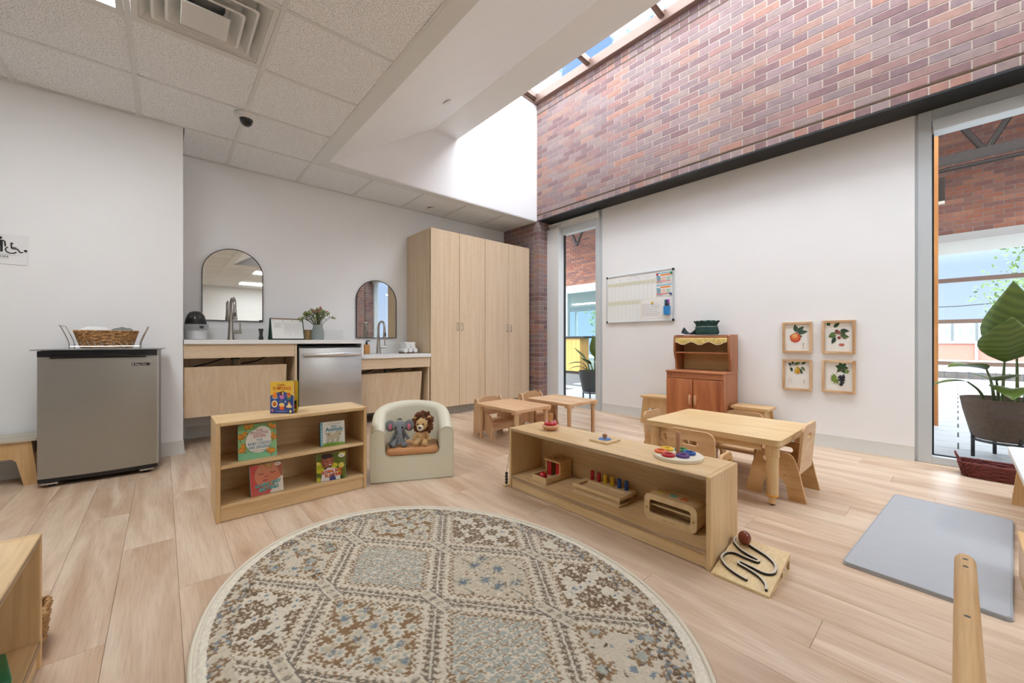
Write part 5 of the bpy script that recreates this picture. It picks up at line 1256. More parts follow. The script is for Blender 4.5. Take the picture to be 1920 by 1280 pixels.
def on_chair(x, y): 
    c_, s_ = math.cos(rzc), math.sin(rzc); return (mid.x+x*c_-y*s_, mid.y+x*s_+y*c_, .2055)
e = thing('plush_elephant', 'grey crocheted elephant with a pink inner ear sitting in the armchair', 'soft toy', on_chair(-.082, .10), rzc-.1)
plush_mesh('body', gy, [((0, 0, .052), .034, (1, .85, 1.25)), ((0, -.012, .125), .043, (1.05, .95, .95)),
    ([(0, -.045, .118), (.008, -.060, .085), (.012, -.066, .05), (.008, -.062, .018)], [.018, .014, .012, .013]),
    ([(-.026, -.005, .085), (-.045, -.02, .05), (-.052, -.03, .018)], [.012, .011, .012]), ([(.026, -.005, .085), (.048, -.02, .06), (.058, -.028, .045)], [.012, .011, .012]),
    ([(-.02, -.01, .03), (-.032, -.05, .016)], .017), ([(.02, -.01, .03), (.034, -.05, .016)], .017), ((-.034, -.058, .016), .019, (1, 1, 1)), ((.036, -.058, .016), .019, (1, 1, 1)), ((-.055, -.036, .016), .016, (1, 1, 1))], e)
for s_ in (-1, 1):
    er = MB().sph((s_*.062, .0, .13), .034, (.95, .32, 1.15), 14).obj('ear', gy, e)
    MB().sph((s_*.060, -.0085, .124), .020, (.62, .20, 1.05), 12).obj('inner_ear', pinkf, er)
    MB().sph((s_*.021, -.050, .126), .0058).obj('eye', eye, e)
MB().tube([(-.012, 0, .168), (0, -.004, .176), (.012, 0, .168)], .004, 6).obj('hair_tuft', eye, e)
l = thing('plush_lion', 'tan crocheted lion with a shaggy brown mane sitting in the armchair', 'soft toy', on_chair(.066, .092), rzc-.3)
plush_mesh('body', tn_, [((0, 0, .05), .034, (1, .85, 1.2)), ((0, -.022, .135), .040, (1, .85, 1.02)), ([(-.024, 0, .085), (-.045, -.022, .052), (-.05, -.034, .03)], .012), ([(.024, 0, .085), (.044, -.022, .052), (.05, -.03, .03)], .012),
    ([(-.018, -.01, .026), (-.026, -.055, .018)], .016), ([(.018, -.01, .026), (.030, -.055, .018)], .016), ((-.028, -.066, .019), .021, (1, .8, 1)), ((.032, -.066, .019), .021, (1, .8, 1))], l)
mn = MB(); rs = random.Random(9)
for k in range(300):
    a = rs.uniform(0, 6.28); rr_ = rs.uniform(.038, .070); mn.sph((rr_*math.cos(a)*1.0, .002+rs.uniform(-.016, .034), .138+rr_*math.sin(a)*1.12), rs.uniform(.006, .0105), (1, 1, 1), 6)
tag(mn.obj('mane', br_, l, 180), kind='stuff')
MB().sph((0, -.056, .118), .022, (1.0, .7, .95)).obj('muzzle', creamy, l); MB().sph((0, -.073, .124), .008, (1.2, .8, .9)).obj('nose', mat('nose_brown', (58, 40, 32), .6), l)
MB().tube([(0, -.0735, .117), (0, -.072, .108)], .0013, 5).obj('mouth', eye, l)
for s_ in (-1, 1):
    MB().sph((s_*.019, -.054, .143), .0052).obj('eye', eye, l); MB().sph((s_*.046, -.004, .178), .014, (1, .6, 1)).obj('ear', tn_, l)
# =================================================================== TOYS
nat = wood('toy_maple', (230, 202, 156), (214, 180, 130), 'X', 12, 8, .4); naty = wood('toy_maple_y', (230, 202, 156), (214, 180, 130), 'Y', 12, 8, .4)
red = mat('toy_red', (190, 34, 44), .3); yel = mat('toy_yellow', (236, 194, 44), .35); blu = mat('toy_blue', (38, 84, 158), .35); orgm = mat('toy_orange', (232, 112, 48), .35); grn_ = mat('toy_green', (42, 132, 82), .35); pur = mat('toy_purple', (98, 62, 132), .35)
ZT, ZD = .3675, .0755
# stacking boat
t_ = thing('stacking_toy', 'rocking wooden stacking toy with a red disc and peg on the shelf top', 'toy', (1.742, 1.617, ZT))
MB().lathe([(0, .0), (.022, .0), (.040, .008), (.052, .022), (.054, .028), (.050, .030), (0, .030)], n=30).obj('rocker_base', wood('toy_beech', (226, 178, 140), (210, 156, 116), 'X', 12, 8), t_)
MB().lathe([(0, .0305), (.034, .0305), (.038, .034), (.038, .043), (.034, .046), (0, .046)], n=28).obj('red_disc', red, t_)
MB().lathe([(0, .0462), (.0135, .0462), (.0135, .088), (.010, .096), (0, .099)], n=18).obj('peg', wood('toy_peg', (218, 162, 96), (198, 138, 74), 'Z', 14, 8), t_)
for a in range(5): 
    q = 2*math.pi*a/5+.4; MB().lathe([(.008, 0), (.004, .012), (0, .017)], c=(.026*math.cos(q), .026*math.sin(q), .0462), n=10).obj('petal_knob', mat('toy_pink', (232, 150, 162), .4), t_)
# single shape puzzle
t_ = thing('knob_puzzle', 'square wooden puzzle board with a blue disc and round knob', 'puzzle', (1.765, 1.246, ZT))
MB().box(-.062, .062, -.057, .057, 0, .010, .001, 1).obj('board', nat, t_, None); MB().lathe([(0, .0102), (.034, .0102), (.034, .012), (0, .012)], n=30).obj('blue_disc', mat('puzzle_blue', (70, 122, 190), .4), t_)
MB().lathe([(0, .012), (.007, .012), (.006, .018), (.012, .024), (.013, .030), (.009, .037), (0, .039)], n=18).obj('knob', mat('walnut_knob', (160, 112, 80), .4), t_)
# ring sorter
RC_ = (1.768, .848)
t_ = thing('ring_sorter', 'round wooden tray with a tall peg for coloured rings', 'toy', (RC_[0], RC_[1], ZT))
MB().lathe([(0, 0), (.105, 0), (.106, .002), (.106, .014), (.104, .0155), (0, .0155)], n=44).obj('tray', mat('pale_wood_tray', (232, 222, 200), .45, noise=(8, .03)), t_)
MB().lathe([(0, .0157), (.0105, .0157), (.0105, .112), (.009, .116), (0, .117)], n=18).obj('centre_peg', wood('peg_beech', (206, 160, 122), (186, 136, 98), 'Z', 14, 8), t_)
for nm, (px_, py_), mm_ in (('red', (1.703, .862), red), ('orange', (1.735, .914), orgm), ('yellow', (1.795, .915), yel), ('green', (1.828, .862), grn_), ('blue', (1.801, .812), blu), ('purple', (1.738, .812), pur)):
    o = MB().lathe([(.0155, .0), (.027, .0), (.0285, .003), (.0285, .009), (.026, .0115), (.017, .0115), (.0155, .0095), (.0155, .0)], n=28).obj('toy_ring', mm_, None, 50, (px_, py_, ZT+.0157)); tag(o, nm+' wooden ring lying on the round tray', 'toy ring', 'coloured rings')
# object permanence box with ball
t_ = thing('ball_drop_box', 'wooden ball-drop box with red panels and a tray', 'toy', (1.756, 1.617, ZD))
MB().box(-.118, .118, -.060, .060, 0, .008, .001, 1).obj('base_board', nat, t_, None)
MB().box(-.113, -.105, -.056, .056, .0082, .036, .001, 1).obj('tray_end', naty, t_, None)
for s_ in (-1, 1): MB().box(-.1045, .005, s_*.056-.004, s_*.056+.004, .0082, .036, .001, 1).obj('tray_side', nat, t_, None)
for s_ in (-1, 1): MB().box(.0055, .108, s_*.055-.005, s_*.055+.005, .0082, .098, .001, 1).obj('box_side', wood('toy_honey', (222, 178, 118), (204, 156, 94), 'X', 12, 8), t_, None)
MB().box(.100, .109, -.0495, .0495, .0082, .098).obj('box_back', MATS['toy_honey'], t_, None)
MB().prism([rrect(-.005, .120, -.066, .066, .004, 2), ell(.058, .0, .030, .030, 24)], .0985, .108, 'XY').obj('box_lid', MATS['toy_honey'], t_, 30)
MB().lathe([(0, .085), (.030, .0984)], c=(.058, 0, 0), n=20).obj('hole_lining', MATS['toy_honey'], t_)
for s_ in (-1, 1): MB().box(.012, .016, s_*.033-.014, s_*.033+.014, .0085, .097).obj('red_panel', red, t_, None)
MB().sph((0, 0, 0), .0235, n=24).obj('toy_ball', red, None, 180, (1.6775, 1.617, ZD+.0085+.0235)); tag(bpy.data.objects['toy_ball'], 'small glossy red ball resting in the ball-drop tray', 'ball')
# peg board
t_ = thing('peg_board_box', 'two-layer wooden box with a row of peg holes', 'toy', (1.765, 1.255, ZD))
MB().box(-.078, .078, -.148, .148, 0, .009, .001, 1).obj('base_board', naty, t_, None)
for xx in (-.060, .052): MB().box(xx, xx+.008, -.138, .138, .0092, .030, .001, 1).obj('riser', naty, t_, None)
MB().prism([rrect(-.076, .076, -.150, .150, .003, 2), rrect(-.060, .020, -.120, .120, .003, 2)], .0302, .046, 'XY').obj('top_tray', naty, t_, 30)
MB().box(-.062, .022, -.122, .122, .0302, .0335).obj('tray_floor', naty, t_, None)
for k, mm_ in enumerate((red, red, yel, yel, blu, blu)):
    yy = 1.255+.108-k*.0435; o = MB().lathe([(0, 0), (.0098, 0), (.0105, .002), (.0105, .046), (.009, .048), (0, .048)], n=18).obj('toy_peg', mm_, None, 40, (1.765+.048, yy, ZD+.0462))
    tag(o, ('red peg at the end by the ball box', 'red peg next to the yellow pegs', 'yellow peg next to the red pegs', 'yellow peg next to the blue pegs', 'blue peg next to the yellow pegs', 'blue peg at the end by the shape box')[k]+' in the wooden peg row', 'peg', 'pegs in the board')
# shape drum box
t_ = thing('shape_box', 'rounded wooden shape-posting box with slots on top', 'toy', (1.745, .853, ZD))
pf = [rrect(-.122, .122, 0, .118, .028, 6), rrect(-.095, .095, .030, .092, .012, 5)]
fr = MB().prism(pf, -.052, -.040, 'YZ').obj('front_frame', nat, t_, 40)
MB().prism(pf, .040, .052, 'YZ').obj('rear_frame', nat, t_, 40)
MB().prism([rrect(-.121, .121, .001, .117, .028, 6), rrect(-.110, .110, .012, .106, .02, 6)], -.0398, .0398, 'YZ').obj('shell', nat, t_, 40)
MB().box(-.036, .036, -.105, .105, .062, .068).obj('inner_shelf', naty, t_, None)
for s_ in (-1, 1): MB().lathe([(0, 0), (.0055, 0), (.0055, .002), (0, .0025)], n=12).obj('screw', mat('brass', (186, 156, 96), .35, .8), fr, 40, (-.0522, s_*.108, .052), (0, -math.pi/2, 0))
MB().box(-.014, .014, .050, .082, .1172, .1185).obj('yellow_square', mat('toy_pale_yellow', (220, 196, 90), .4), t_, None)
MB().lathe([(0, .1172), (.017, .1172), (.017, .1185), (0, .1185)], c=(0, .005, 0), n=24).obj('mint_disc', mat('toy_mint', (112, 188, 170), .4), t_)
MB().prism([(-.018, -.030), (.016, -.045), (-.018, -.070)], .1172, .1185, 'XY').obj('orange_triangle', orgm, t_, None)
p_ = Print(); p_.rect(-.030, -.004, .0135, .0165, (176, 138, 88)); p_.rect(.002, .026, .0135, .0165, (176, 138, 88)); p_.obj('maker_print', fr, (-.0523, 0, 0), (0, 0, -math.pi/2))
# bead lace at the shelf end
t_ = thing('bead_string', 'string of black wooden beads on a small block by the shelf end', 'toy', (1.60, 1.855, 0))
MB().box(-.022, .03, -.014, .014, 0, .014, .001, 1).obj('block', nat, t_, None)
for k in range(4): MB().sph((-.002+.001*(k % 2), 0, .024+k*.0185), .0098, n=12).obj('bead', mat('bead_black', (26, 26, 28), .35), t_)
MB().tube(catmull([(-.002, 0, .088), (.002, -.003, .12), (.008, -.006, .16), (.014, -.008, .2)], 4), .0012, 5).obj('cord', mat('cord_grey', (70, 70, 72), .7), t_)
# marble-run ramp beside the shelf
rp = thing('track_ramp', 'pine ramp board with an S-shaped black-edged track', 'toy', (1.585, .435, 0))
pine = wood('pine_board', (236, 212, 164), (222, 190, 134), 'X', 10, 14, .42, (240, 220, 178))
RL, RW, RH = .262, .196, .066
MB().prism([(0, .0), (.006, 0), (RL, RH-.009), (RL, RH), (0, .009)], 0, RW, 'XZ').obj('ramp_board', pine, rp, None)
for yy in (.0, RW-.012):
    MB().prism([[(.02, 0), (RL, 0), (RL, RH-.0095), (.02, .0035)], [(.10, .006), (.165, .006), (.165, .030), (.10, .018)], [(.178, .006), (RL-.012, .006), (RL-.012, RH-.022), (.178, .034)]], yy+.001, yy+.011, 'XZ').obj('side_frame', pine, rp, None)
sl = math.atan2(RH-.009, RL)
def ramp_pt(s_, t_): return (s_*RL, t_*RW, .009+(RH-.009)*s_)
trk = mat('track_white', (214, 204, 186), .5)
def curveXY(pts):
    P = catmull([(a, b_, 0) for a, b_ in pts], 8); return [(p.x, p.y) for p in P]
def track(pts, name):
    P = curveXY(pts); m = MB(); m2 = MB(); w = .0078; L1 = []; L2 = []
    for i, (a, b_) in enumerate(P):
        a0 = P[max(0, i-1)]; a1 = P[min(len(P)-1, i+1)]; d_ = Vector(((a1[0]-a0[0])*RL, (a1[1]-a0[1])*RW)).normalized(); nn = Vector((-d_.y, d_.x))*w/2
        c = ramp_pt(a, b_); L1.append(((c[0]+nn.x, c[1]+nn.y), (c[0]-nn.x, c[1]-nn.y), c[2]))
    for (mm, z0, z1) in ((m2, .0002, .0085), (m, .0087, .0105)):
        vs = [[mm.bm.verts.new((q[0], q[1], zz+h2)) for q in (A, B) for h2 in (z0, z1)] for A, B, zz in L1]
        for V, U in zip(vs, vs[1:]):
            for (i, j) in ((0, 1), (1, 3), (3, 2), (2, 0)): mm.bm.faces.new((V[i], V[j], U[j], U[i]))
        mm.bm.faces.new([vs[0][i] for i in (0, 1, 3, 2)]); mm.bm.faces.new([vs[-1][i] for i in (0, 1, 3, 2)])
    o = m2.obj(name, mat('track_black', (24, 22, 20), .5), rp, 40); m.obj('track_cap', trk, o, 40)
# (s: 0 low edge .. 1 high edge; t: 0 right side .. 1 left side by the shelf)
track([(.90, .97), (.78, .93), (.66, .74), (.60, .52), (.575, .40), (.55, .385), (.525, .42), (.53, .62), (.545, .82), (.48, .95), (.34, .97), (.22, .84), (.14, .62), (.10, .40)], 'track_wall')
track([(.84, .68), (.80, .55), (.72, .30), (.60, .12), (.44, .08), (.36, .20), (.38, .42), (.40, .62), (.395, .665), (.37, .67), (.345, .64), (.31, .45), (.25, .25), (.16, .12), (.06, .07)], 'track_wall')
MB().sph((0, 0, 0), .024, (1, 1, 1.16), 24).obj('wooden_egg', mat('egg_brown', (130, 54, 34), .22, coat=.4), None, 180, (1.585+.222, .435+.150, .0585+.026)); tag(bpy.data.objects['wooden_egg'], 'glossy reddish-brown wooden egg at the top of the ramp', 'ball')
# =================================================================== TABLES AND CHAIRS
beech, beechy, beechz = [wood('beech_'+q, (222, 184, 144), (205, 160, 118), q, 9, 8, .42, (229, 196, 159)) for q in 'XYZ']
def small_table(label, x0, y0, W_=.44, D_=.57, H_=.322):
    t_ = thing('small_table', label, 'table', (x0, y0, 0), 0, 'small beech tables')
    MB().prism(rrect(0, W_, 0, D_, .028, 5), H_-.024, H_, 'XY').obj('table_top', beechy, t_, 40)
    for a in (.042, W_-.042):
        for b_ in (.042, D_-.042):
            MB().prism(rrect(a-.036, a+.036, b_-.036, b_+.036, .02, 4), H_-.040, H_-.0242, 'XY').obj('corner_block', beech, t_, 40)
            MB().lathe([(0, 0), (.0175, 0), (.0185, .004), (.0205, H_-.0405), (0, H_-.0405)], c=(a, b_, 0), n=18).obj('leg', beechz, t_)
small_table('small square beech table pushed against the chair nearest the tall cabinets', 2.185, 2.415)
small_table('small square beech table nearest the narrow window', 2.765, 2.33)
def weaning_chair(label, x0, y0, W_=.31, D_=.32, H_=.36):
    """faces -y; back at y0+D_"""
    t_ = thing('toddler_chair', label, 'chair', (x0, y0, 0), 0, 'beech toddler chairs at the small tables')
    side = [(0, 0), (.075, 0), (.10, .045), (.125, .062), (.195, .062), (.22, .045), (.245, 0), (D_, 0), (D_-.012, H_-.06), (D_-.016, H_-.028), (D_-.032, H_-.014), (D_-.055, H_-.018), (D_-.075, H_-.045), (D_-.085, H_-.09), (D_-.11, H_-.125), (.13, H_-.135), (.075, H_-.145), (.055, H_-.165)]
    for xx in (0, W_-.018): MB().prism([(p[0], p[1]) for p in side], xx, xx+.018, 'YZ').obj('side_panel', beechz, t_, 30)
    MB().box(.0185, W_-.0185, .045, D_-.05, .128, .143, .003, 1).obj('seat', beech, t_, None)
    MB().box(.0185, W_-.0185, .055, .07, .070, .1275, .001, 1).obj('front_rail', beech, t_, None)
    bk = [(.0185, .18), (W_-.0185, .18), (W_-.0185, H_-.03), (W_-.055, H_-.02), (W_-.085, H_), (.085, H_), (.055, H_-.02), (.0185, H_-.03)]
    MB().prism(bk, D_-.058, D_-.042, 'XZ').obj('backrest', beech, t_, 30)
    for xx in (-.0015, W_-.0005):
        for (yy, zz) in ((D_-.05, H_-.06), (D_-.05, .2), (.1, .135), (.2, .135)): MB().sph((xx+.001, yy, zz), .0032, (.4, 1, 1), 8).obj('screw', mat('bronze_screw', (120, 88, 58), .4, .6), t_)
weaning_chair('beech toddler chair tucked under the table closest to the tall cabinets', 2.2505, 2.785)
weaning_chair('beech toddler chair tucked under the table closest to the narrow window', 2.831, 2.79)
# large table
mapt = wood('maple_table', (228, 198, 150), (216, 180, 128), 'Y', 6, 5, .38, (232, 206, 162)); mapz = wood('maple_leg', (228, 198, 150), (216, 180, 128), 'Z', 10, 8, .42); mapx = mapt
t_ = thing('activity_table', 'rectangular maple toddler table with rounded turned legs', 'table', (2.462, .625, 0)); W_, D_, H_ = .665, .785, .365
MB().prism(rrect(0, W_, 0, D_, .03, 6), H_-.006, H_, 'XY').obj('table_top', mapt, t_, 40)
MB().prism(rrect(.0005, W_-.0005, .0005, D_-.0005, .03, 6), H_-.032, H_-.0062, 'XY').obj('top_edge', mapx, t_, 40)
for a in (.050, W_-.050):
    for b_ in (.050, D_-.050):
        MB().prism(rrect(a-.033, a+.033, b_-.033, b_+.033, .028, 5), H_-.10, H_-.0325, 'XY').obj('leg_block', mapz, t_, 40)
        lg = MB().lathe([(0, .058), (.0285, .058), (.0295, .064), (.0305, H_-.1005), (0, H_-.1005)], c=(a, b_, 0), n=26).obj('leg', mapz, t_)
        MB().lathe([(.0195, .0505), (.0305, .0505), (.0325, .054), (.0305, .0575), (.018, .0575)], c=(a, b_, 0), n=26).obj('collar', mat('amber_ring', (226, 160, 44), .35), lg)
        MB().lathe([(0, .008), (.0165, .008), (.0185, .050), (0, .050)], c=(a, b_, 0), n=22).obj('foot', mat('leg_extension', (226, 188, 140), .45), lg)
        MB().lathe([(0, 0), (.013, 0), (.0145, .0078), (0, .0078)], c=(a, b_, 0), n=18).obj('glide', blackp, lg)
for (x0, x1, y0, y1) in ((.10, W_-.10, .04, .055), (.10, W_-.10, D_-.055, D_-.04), (.04, .055, .10, D_-.10), (W_-.055, W_-.04, .10, D_-.10)):
    MB().box(x0, x1, y0, y1, H_-.075, H_-.0325, .001, 1).obj('apron_rail', mapx, t_, None)
mc = wood('maple_ply', (224, 184, 132), (208, 160, 104), 'Y', 8, 6, .4, (230, 196, 150)); mcx = wood('maple_plyx', (226, 190, 146), (210, 166, 118), 'X', 8, 6, .4, (232, 200, 160))
def bent_chair(label, loc, rz, W_=.31, D_=.30, HB=.42, HA=.262, logo=False):
    """local: front at -y, back at +y, faces -y, centred"""
    t_ = thing('ply_chair', label, 'chair', loc, rz, 'maple ply chairs at the large table')
    d2 = D_/2; A = HA
    side = [(-d2, 0), (-d2+.085, 0), (-d2+.095, A*.28), (-d2+.115, A*.40), (-.02, A*.45), (.02, A*.45), (d2-.115, A*.40), (d2-.095, A*.28), (d2-.085, 0), (d2, 0), (d2-.038, A*.66)]
    side += [(d2-.045+.0-.055*(1-math.cos(q)), A*.66+A*.34*math.sin(q)) for q in [math.pi/2*k/5 for k in range(1, 6)]]
    side += [(-d2+.045+.055*(1-math.sin(q)), A*.66+A*.34*math.cos(q)) for q in [math.pi/2*k/5 for k in range(0, 5)]]+[(-d2+.038, A*.66)]
    hole = rrect(-.062, .018, A*.74, A*.87, A*.06, 4)
    for s_ in (-1, 1):
        x0 = s_*(W_/2-.008)
        sd = MB().prism([side, hole], x0-.008, x0+.008, 'YZ').obj('side_panel', mc, t_, 30)
        for (yy, zz) in ((.055, A*.72), (-.055, A*.52), (.05, A*.52)): MB().sph((x0+s_*.0085, yy, zz), .0042, (.4, 1, 1), 8).obj('bolt', MATS['brass'], sd)
    MB().prism([(-d2+.045, A*.50), (-d2+.052, A*.54), (d2-.07, A*.51), (d2-.055, A*.47), (-d2+.06, A*.49)], -W_/2+.0165, W_/2-.0165, 'YZ').obj('seat', mcx, t_, 30)
    b0, b1 = A*.55, HB; wb = W_/2-.019
    bo = [(-wb, b0), (wb, b0)]+rrect(-wb, wb, b0, b1, (0, 0, .045, .045), 6)[2:]
    hb = rrect(-.042, .042, b1-.085, b1-.058, .0134, 5)
    bk = MB().prism([rrect(-wb, wb, b0, b1, (.002, .002, .045, .045), 6), hb], -.007, .007, 'XZ').obj('backrest', mcx, t_, 30, (0, d2-.058, 0), (math.radians(-5), 0, 0))
    if logo:
        p_ = Print(); K = (34, 26, 20)
        for k in range(4):
            xx = -.016+k*.0105; p_.line([(xx-.004, -.006), (xx, .006), (xx+.004, -.004)], .0016, K); p_.line([(xx-.003, .001), (xx+.003, .004)], .0012, K); p_.line([(xx-.004, .006), (xx+.001, -.001)], .0012, K)
        p_.obj('brand_mark', bk, (0, .0075, b1-.135), (0, 0, math.pi))
    return t_
bent_chair('maple ply chair at the table end nearest the grey mat', (2.815, .702, 0), math.pi, .325, .305, .425, .265)
bent_chair('maple ply chair backing onto the long toy shelf', (2.305, .985, 0), math.pi/2+.03, .30, .29, .41, .285, True)
bent_chair('maple ply chair at the far table end, toward the small tables', (2.80, 1.435, 0), 0, .29, .27, .375, .235)
bent_chair('maple ply chair between the large table and the play hutch', (3.125, 1.05, 0), -math.pi/2, .29, .27, .378, .235)
# chair backs face away from the table: rotate so that the seat points to the table
# =================================================================== PLAY HUTCH
ch = wood('cherry', (182, 120, 80), (156, 94, 60), 'Z', 12, 12, .38, (192, 132, 90)); chy = wood('cherry_y', (192, 128, 86), (168, 102, 66), 'Y', 12, 12, .38)
h_ = thing('play_hutch', 'reddish cherry wood play hutch with doors and a gold valance', 'play furniture', (3.86, 1.425, 0)); W_ = .548
MB().box(.002, .355, 0, W_, 0, .585, .003, 1).obj('cabinet_body', ch, h_, None)
MB().box(-.012, .36, -.006, W_+.006, .5855, .605, .006, 2).obj('counter_top', chy, h_)
MB().box(-.006, .0015, .004, W_-.004, .535, .583, .001, 1).obj('top_rail', chy, h_, None)
for k, (a, b_) in enumerate(((.006, W_/2-.004), (W_/2+.004, W_-.006))):
    dr = MB().box(-.018, .0015, a, b_, .06, .528, .005, 2).obj('door', wood('cherry_door', (188, 116, 70), (150, 82, 46), 'Z', 8, 6, .36, (202, 134, 84)), h_)
    yy = (W_/2-.026) if k == 0 else (W_/2+.026)
    MB().lathe([(0, -.05), (.008, -.046), (.013, -.03), (.0145, 0), (.013, .03), (.008, .046), (0, .05)], n=16).obj('handle', mat('beech_handle', (208, 154, 116), .4), dr, 60, (-.028, yy, .33))
MB().box(.004, .35, .02, W_-.02, .0, .058).obj('plinth', ch, h_, None)
def hside():
    P = [(.36, .6055), (.36, .95), (.35, .962), (.17, .962), (.158, .95), (.150, .90), (.150, .80), (.165, .74), (.185, .70), (.190, .66), (.190, .6055)]; return P
for yy in (0, W_-.02): MB().prism([(p[0], p[1]) for p in hside()], yy, yy+.02, 'XZ').obj('hutch_side', ch, h_, 30)
MB().box(.345, .355, .0205, W_-.0205, .6055, .95).obj('back_board', mat('hutch_back', (204, 168, 112), .6, noise=(6, .04)), h_, None)
MB().box(.160, .344, .0205, W_-.0205, .775, .788, .002, 1).obj('hutch_shelf', chy, h_, None)
MB().box(.150, .358, .0205, W_-.0205, .932, .945, .002, 1).obj('hutch_top', chy, h_, None)
MB().box(.344, .358, .0205, W_-.0205, .9455, .960, .002, 1).obj('rear_rail', chy, h_, None)
# gold valance
m = MB(); n = 60; T_, B_ = [], []
rows = []
for i in range(n+1):
    y = .022+(W_-.044)*i/n; s_ = i/n; dep = .052+.014*math.cos(s_*2*math.pi*3+math.pi)
    rows.append([m.bm.verts.new((.150-.010*k/4-.004*math.sin(i*1.3)*k/4, y, .930-dep*k/4)) for k in range(5)])
for A, B in zip(rows, rows[1:]):
    for k in range(4): m.bm.faces.new((A[k], A[k+1], B[k+1], B[k]))
vl = m.obj('valance', mat('gold_cloth', (206, 178, 104), .8, noise=(30, .2)), h_, 60); so = vl.modifiers.new('t', 'SOLIDIFY'); so.thickness = .002
MB().tube([tuple(r[-1].co) if False else (.138, .022+(W_-.044)*i/n, .930-(.052+.014*math.cos(i/n*2*math.pi*3+math.pi))-.001) for i, r in enumerate(rows)], .0035, 6).obj('valance_trim', mat('cream_braid', (230, 216, 176), .8), vl)
p_ = Print()
for k in range(3): xx = .03+k*.008; p_.line([(xx-.003, -.006), (xx, .006), (xx+.003, -.004)], .0016, (60, 30, 20)); p_.line([(xx-.002, .002), (xx+.003, .004)], .0012, (60, 30, 20))
p_.obj('brand_mark', h_, (-.0062, W_-.01, .56), (0, 0, -math.pi/2))
# green sheer-covered basket on the hutch
gb = thing('green_fabric_bundle', 'dark green gathered fabric basket with a trailing frill on the play hutch', 'fabric bundle', (4.10, 1.72, .963))
m = MB(); n = 48; rows = []
for k in range(7):
    z_ = .135*k/6; rr_ = .078+.006*math.sin(k*1.2)+(.006 if k == 6 else 0)
    rows.append([m.bm.verts.new(((rr_+.006*math.sin(j*math.pi*2/n*14+k))*math.cos(2*math.pi*j/n)*.8, (rr_+.006*math.sin(j*math.pi*2/n*14+k))*math.sin(2*math.pi*j/n)*1.35, z_+(.008*math.sin(j*1.7) if k == 6 else 0))) for j in range(n)])
for A, B in zip(rows, rows[1:]):
    for j in range(n): m.bm.faces.new((A[j], A[(j+1) % n], B[(j+1) % n], B[j]))
m.bm.faces.new(rows[-1]); m.bm.faces.new(rows[0][::-1])
gbm = m.obj('gathered_bag', mat('dark_green_tulle', (34, 72, 66), .7, noise=(60, .3)), gb, 60)
gbm.location = (0, -.045, 0)
m = MB(); rows = []
for i in range(13):
    s_ = i/12; y_ = .06+.125*s_; zt_ = .055-.045*math.sin(math.pi*s_*.75)+.055*max(0, s_-.55)/.45
    rows.append([m.bm.verts.new((-.055+.11*q+.006*math.sin(i*2+q*5), y_, max(.002, zt_*(.25+.75*math.sin(math.pi*q))))) for q in [k/6 for k in range(7)]])
for A, B in zip(rows, rows[1:]):
    for k in range(6): m.bm.faces.new((A[k], A[k+1], B[k+1], B[k]))
fr_ = m.obj('trailing_frill', mat('black_green_frill', (28, 40, 40), .8, noise=(40, .3)), gb, 60); so = fr_.modifiers.new('t', 'SOLIDIFY'); so.thickness = .004
ring = [(.086*.8*math.cos(a), -.045+.086*1.35*math.sin(a), .08) for a in [2*math.pi*i/40 for i in range(40)]]
MB().tube(ring, .0016, 5, closed=True).obj('silver_band', mat('silver_thread', (150, 158, 156), .4, .5), gb)
# =================================================================== STOOLS / BENCHES
stm = wood('birch_stool', (222, 186, 136), (206, 164, 110), 'Z', 8, 6, .42); stt = wood('birch_stool_top', (222, 186, 136), (206, 164, 110), 'X', 8, 6, .42)
def trestle(label, x0, x1, yc, D_, H_, foot_in, top_m, nm='low_bench', cat='bench', loc=None, rz=0):
    t_ = thing(nm, label, cat, loc or ((x0+x1)/2, yc, 0), rz); L_ = x1-x0
    MB().prism(rrect(-L_/2, L_/2, -D_/2, D_/2, .012, 3), H_-.02, H_, 'XY').obj('seat_board', top_m, t_, 40)
    for s_ in (-1, 1):
        P = [(-L_/2+.01, 0), (-L_/2+.075, 0), (-L_/2+.115, H_*.52), (-L_/2+.14, H_*.60), (-.06+L_*.0, H_*.60)]
        P = [(-L_/2+.0, 0), (-L_/2+.06, 0), (-L_/2+.09, H_*.52), (-L_/2+.11, H_*.58), (L_/2-.11, H_*.58), (L_/2-.09, H_*.52), (L_/2-.06, 0), (L_/2-.0, 0), (L_/2-.03, H_-.0205), (-L_/2+.03, H_-.0205)]
        MB().prism(P, s_*(D_/2-.02)-.008, s_*(D_/2-.02)+.008, 'XZ').obj('side_board', stm, t_, 30)
    for s_ in (-1, 1): MB().box(s_*(L_/2-.05)-.008, s_*(L_/2-.05)+.008, -D_/2+.0285, D_/2-.0285, H_*.58, H_-.0205).obj('cross_board', stm, t_, None)
trestle('low birch bench with a grey top behind the small fridge', -1.02, -.585, 3.965, .25, .295, .05, wood('grey_bench_top', (206, 198, 182), (190, 180, 162), 'X', 8, 6, .4))
for (lb, yy, L2) in (('birch step stool beside the play hutch, toward the whiteboard', 2.165, .33), ('birch step stool beside the play hutch, under the fruit prints', 1.25, .31)):
    trestle(lb, 0, L2, 0, .25, .30, .05, stt, 'step_stool', 'stool', (4.08, yy, 0), math.pi/2)
rb = thing('low_bench', 'white-topped birch bench at the edge of the grey mat', 'bench', (0, 0, 0))
q0, q1 = PZ(1896, 826, .30), PZ(1903, 905, .30); q0 = Vector((3.70, q0.y)); 
x0, x1, yt = 2.70, 3.62, -.19
rb.location = ((x0+x1)/2, yt-.155, 0); L_ = x1-x0
MB().prism(rrect(-L_/2, L_/2, -.15, .155-.0, .03, 4), .278, .30, 'XY').obj('seat_board', mat('white_bench_top', (228, 228, 226), .35), rb, 40)
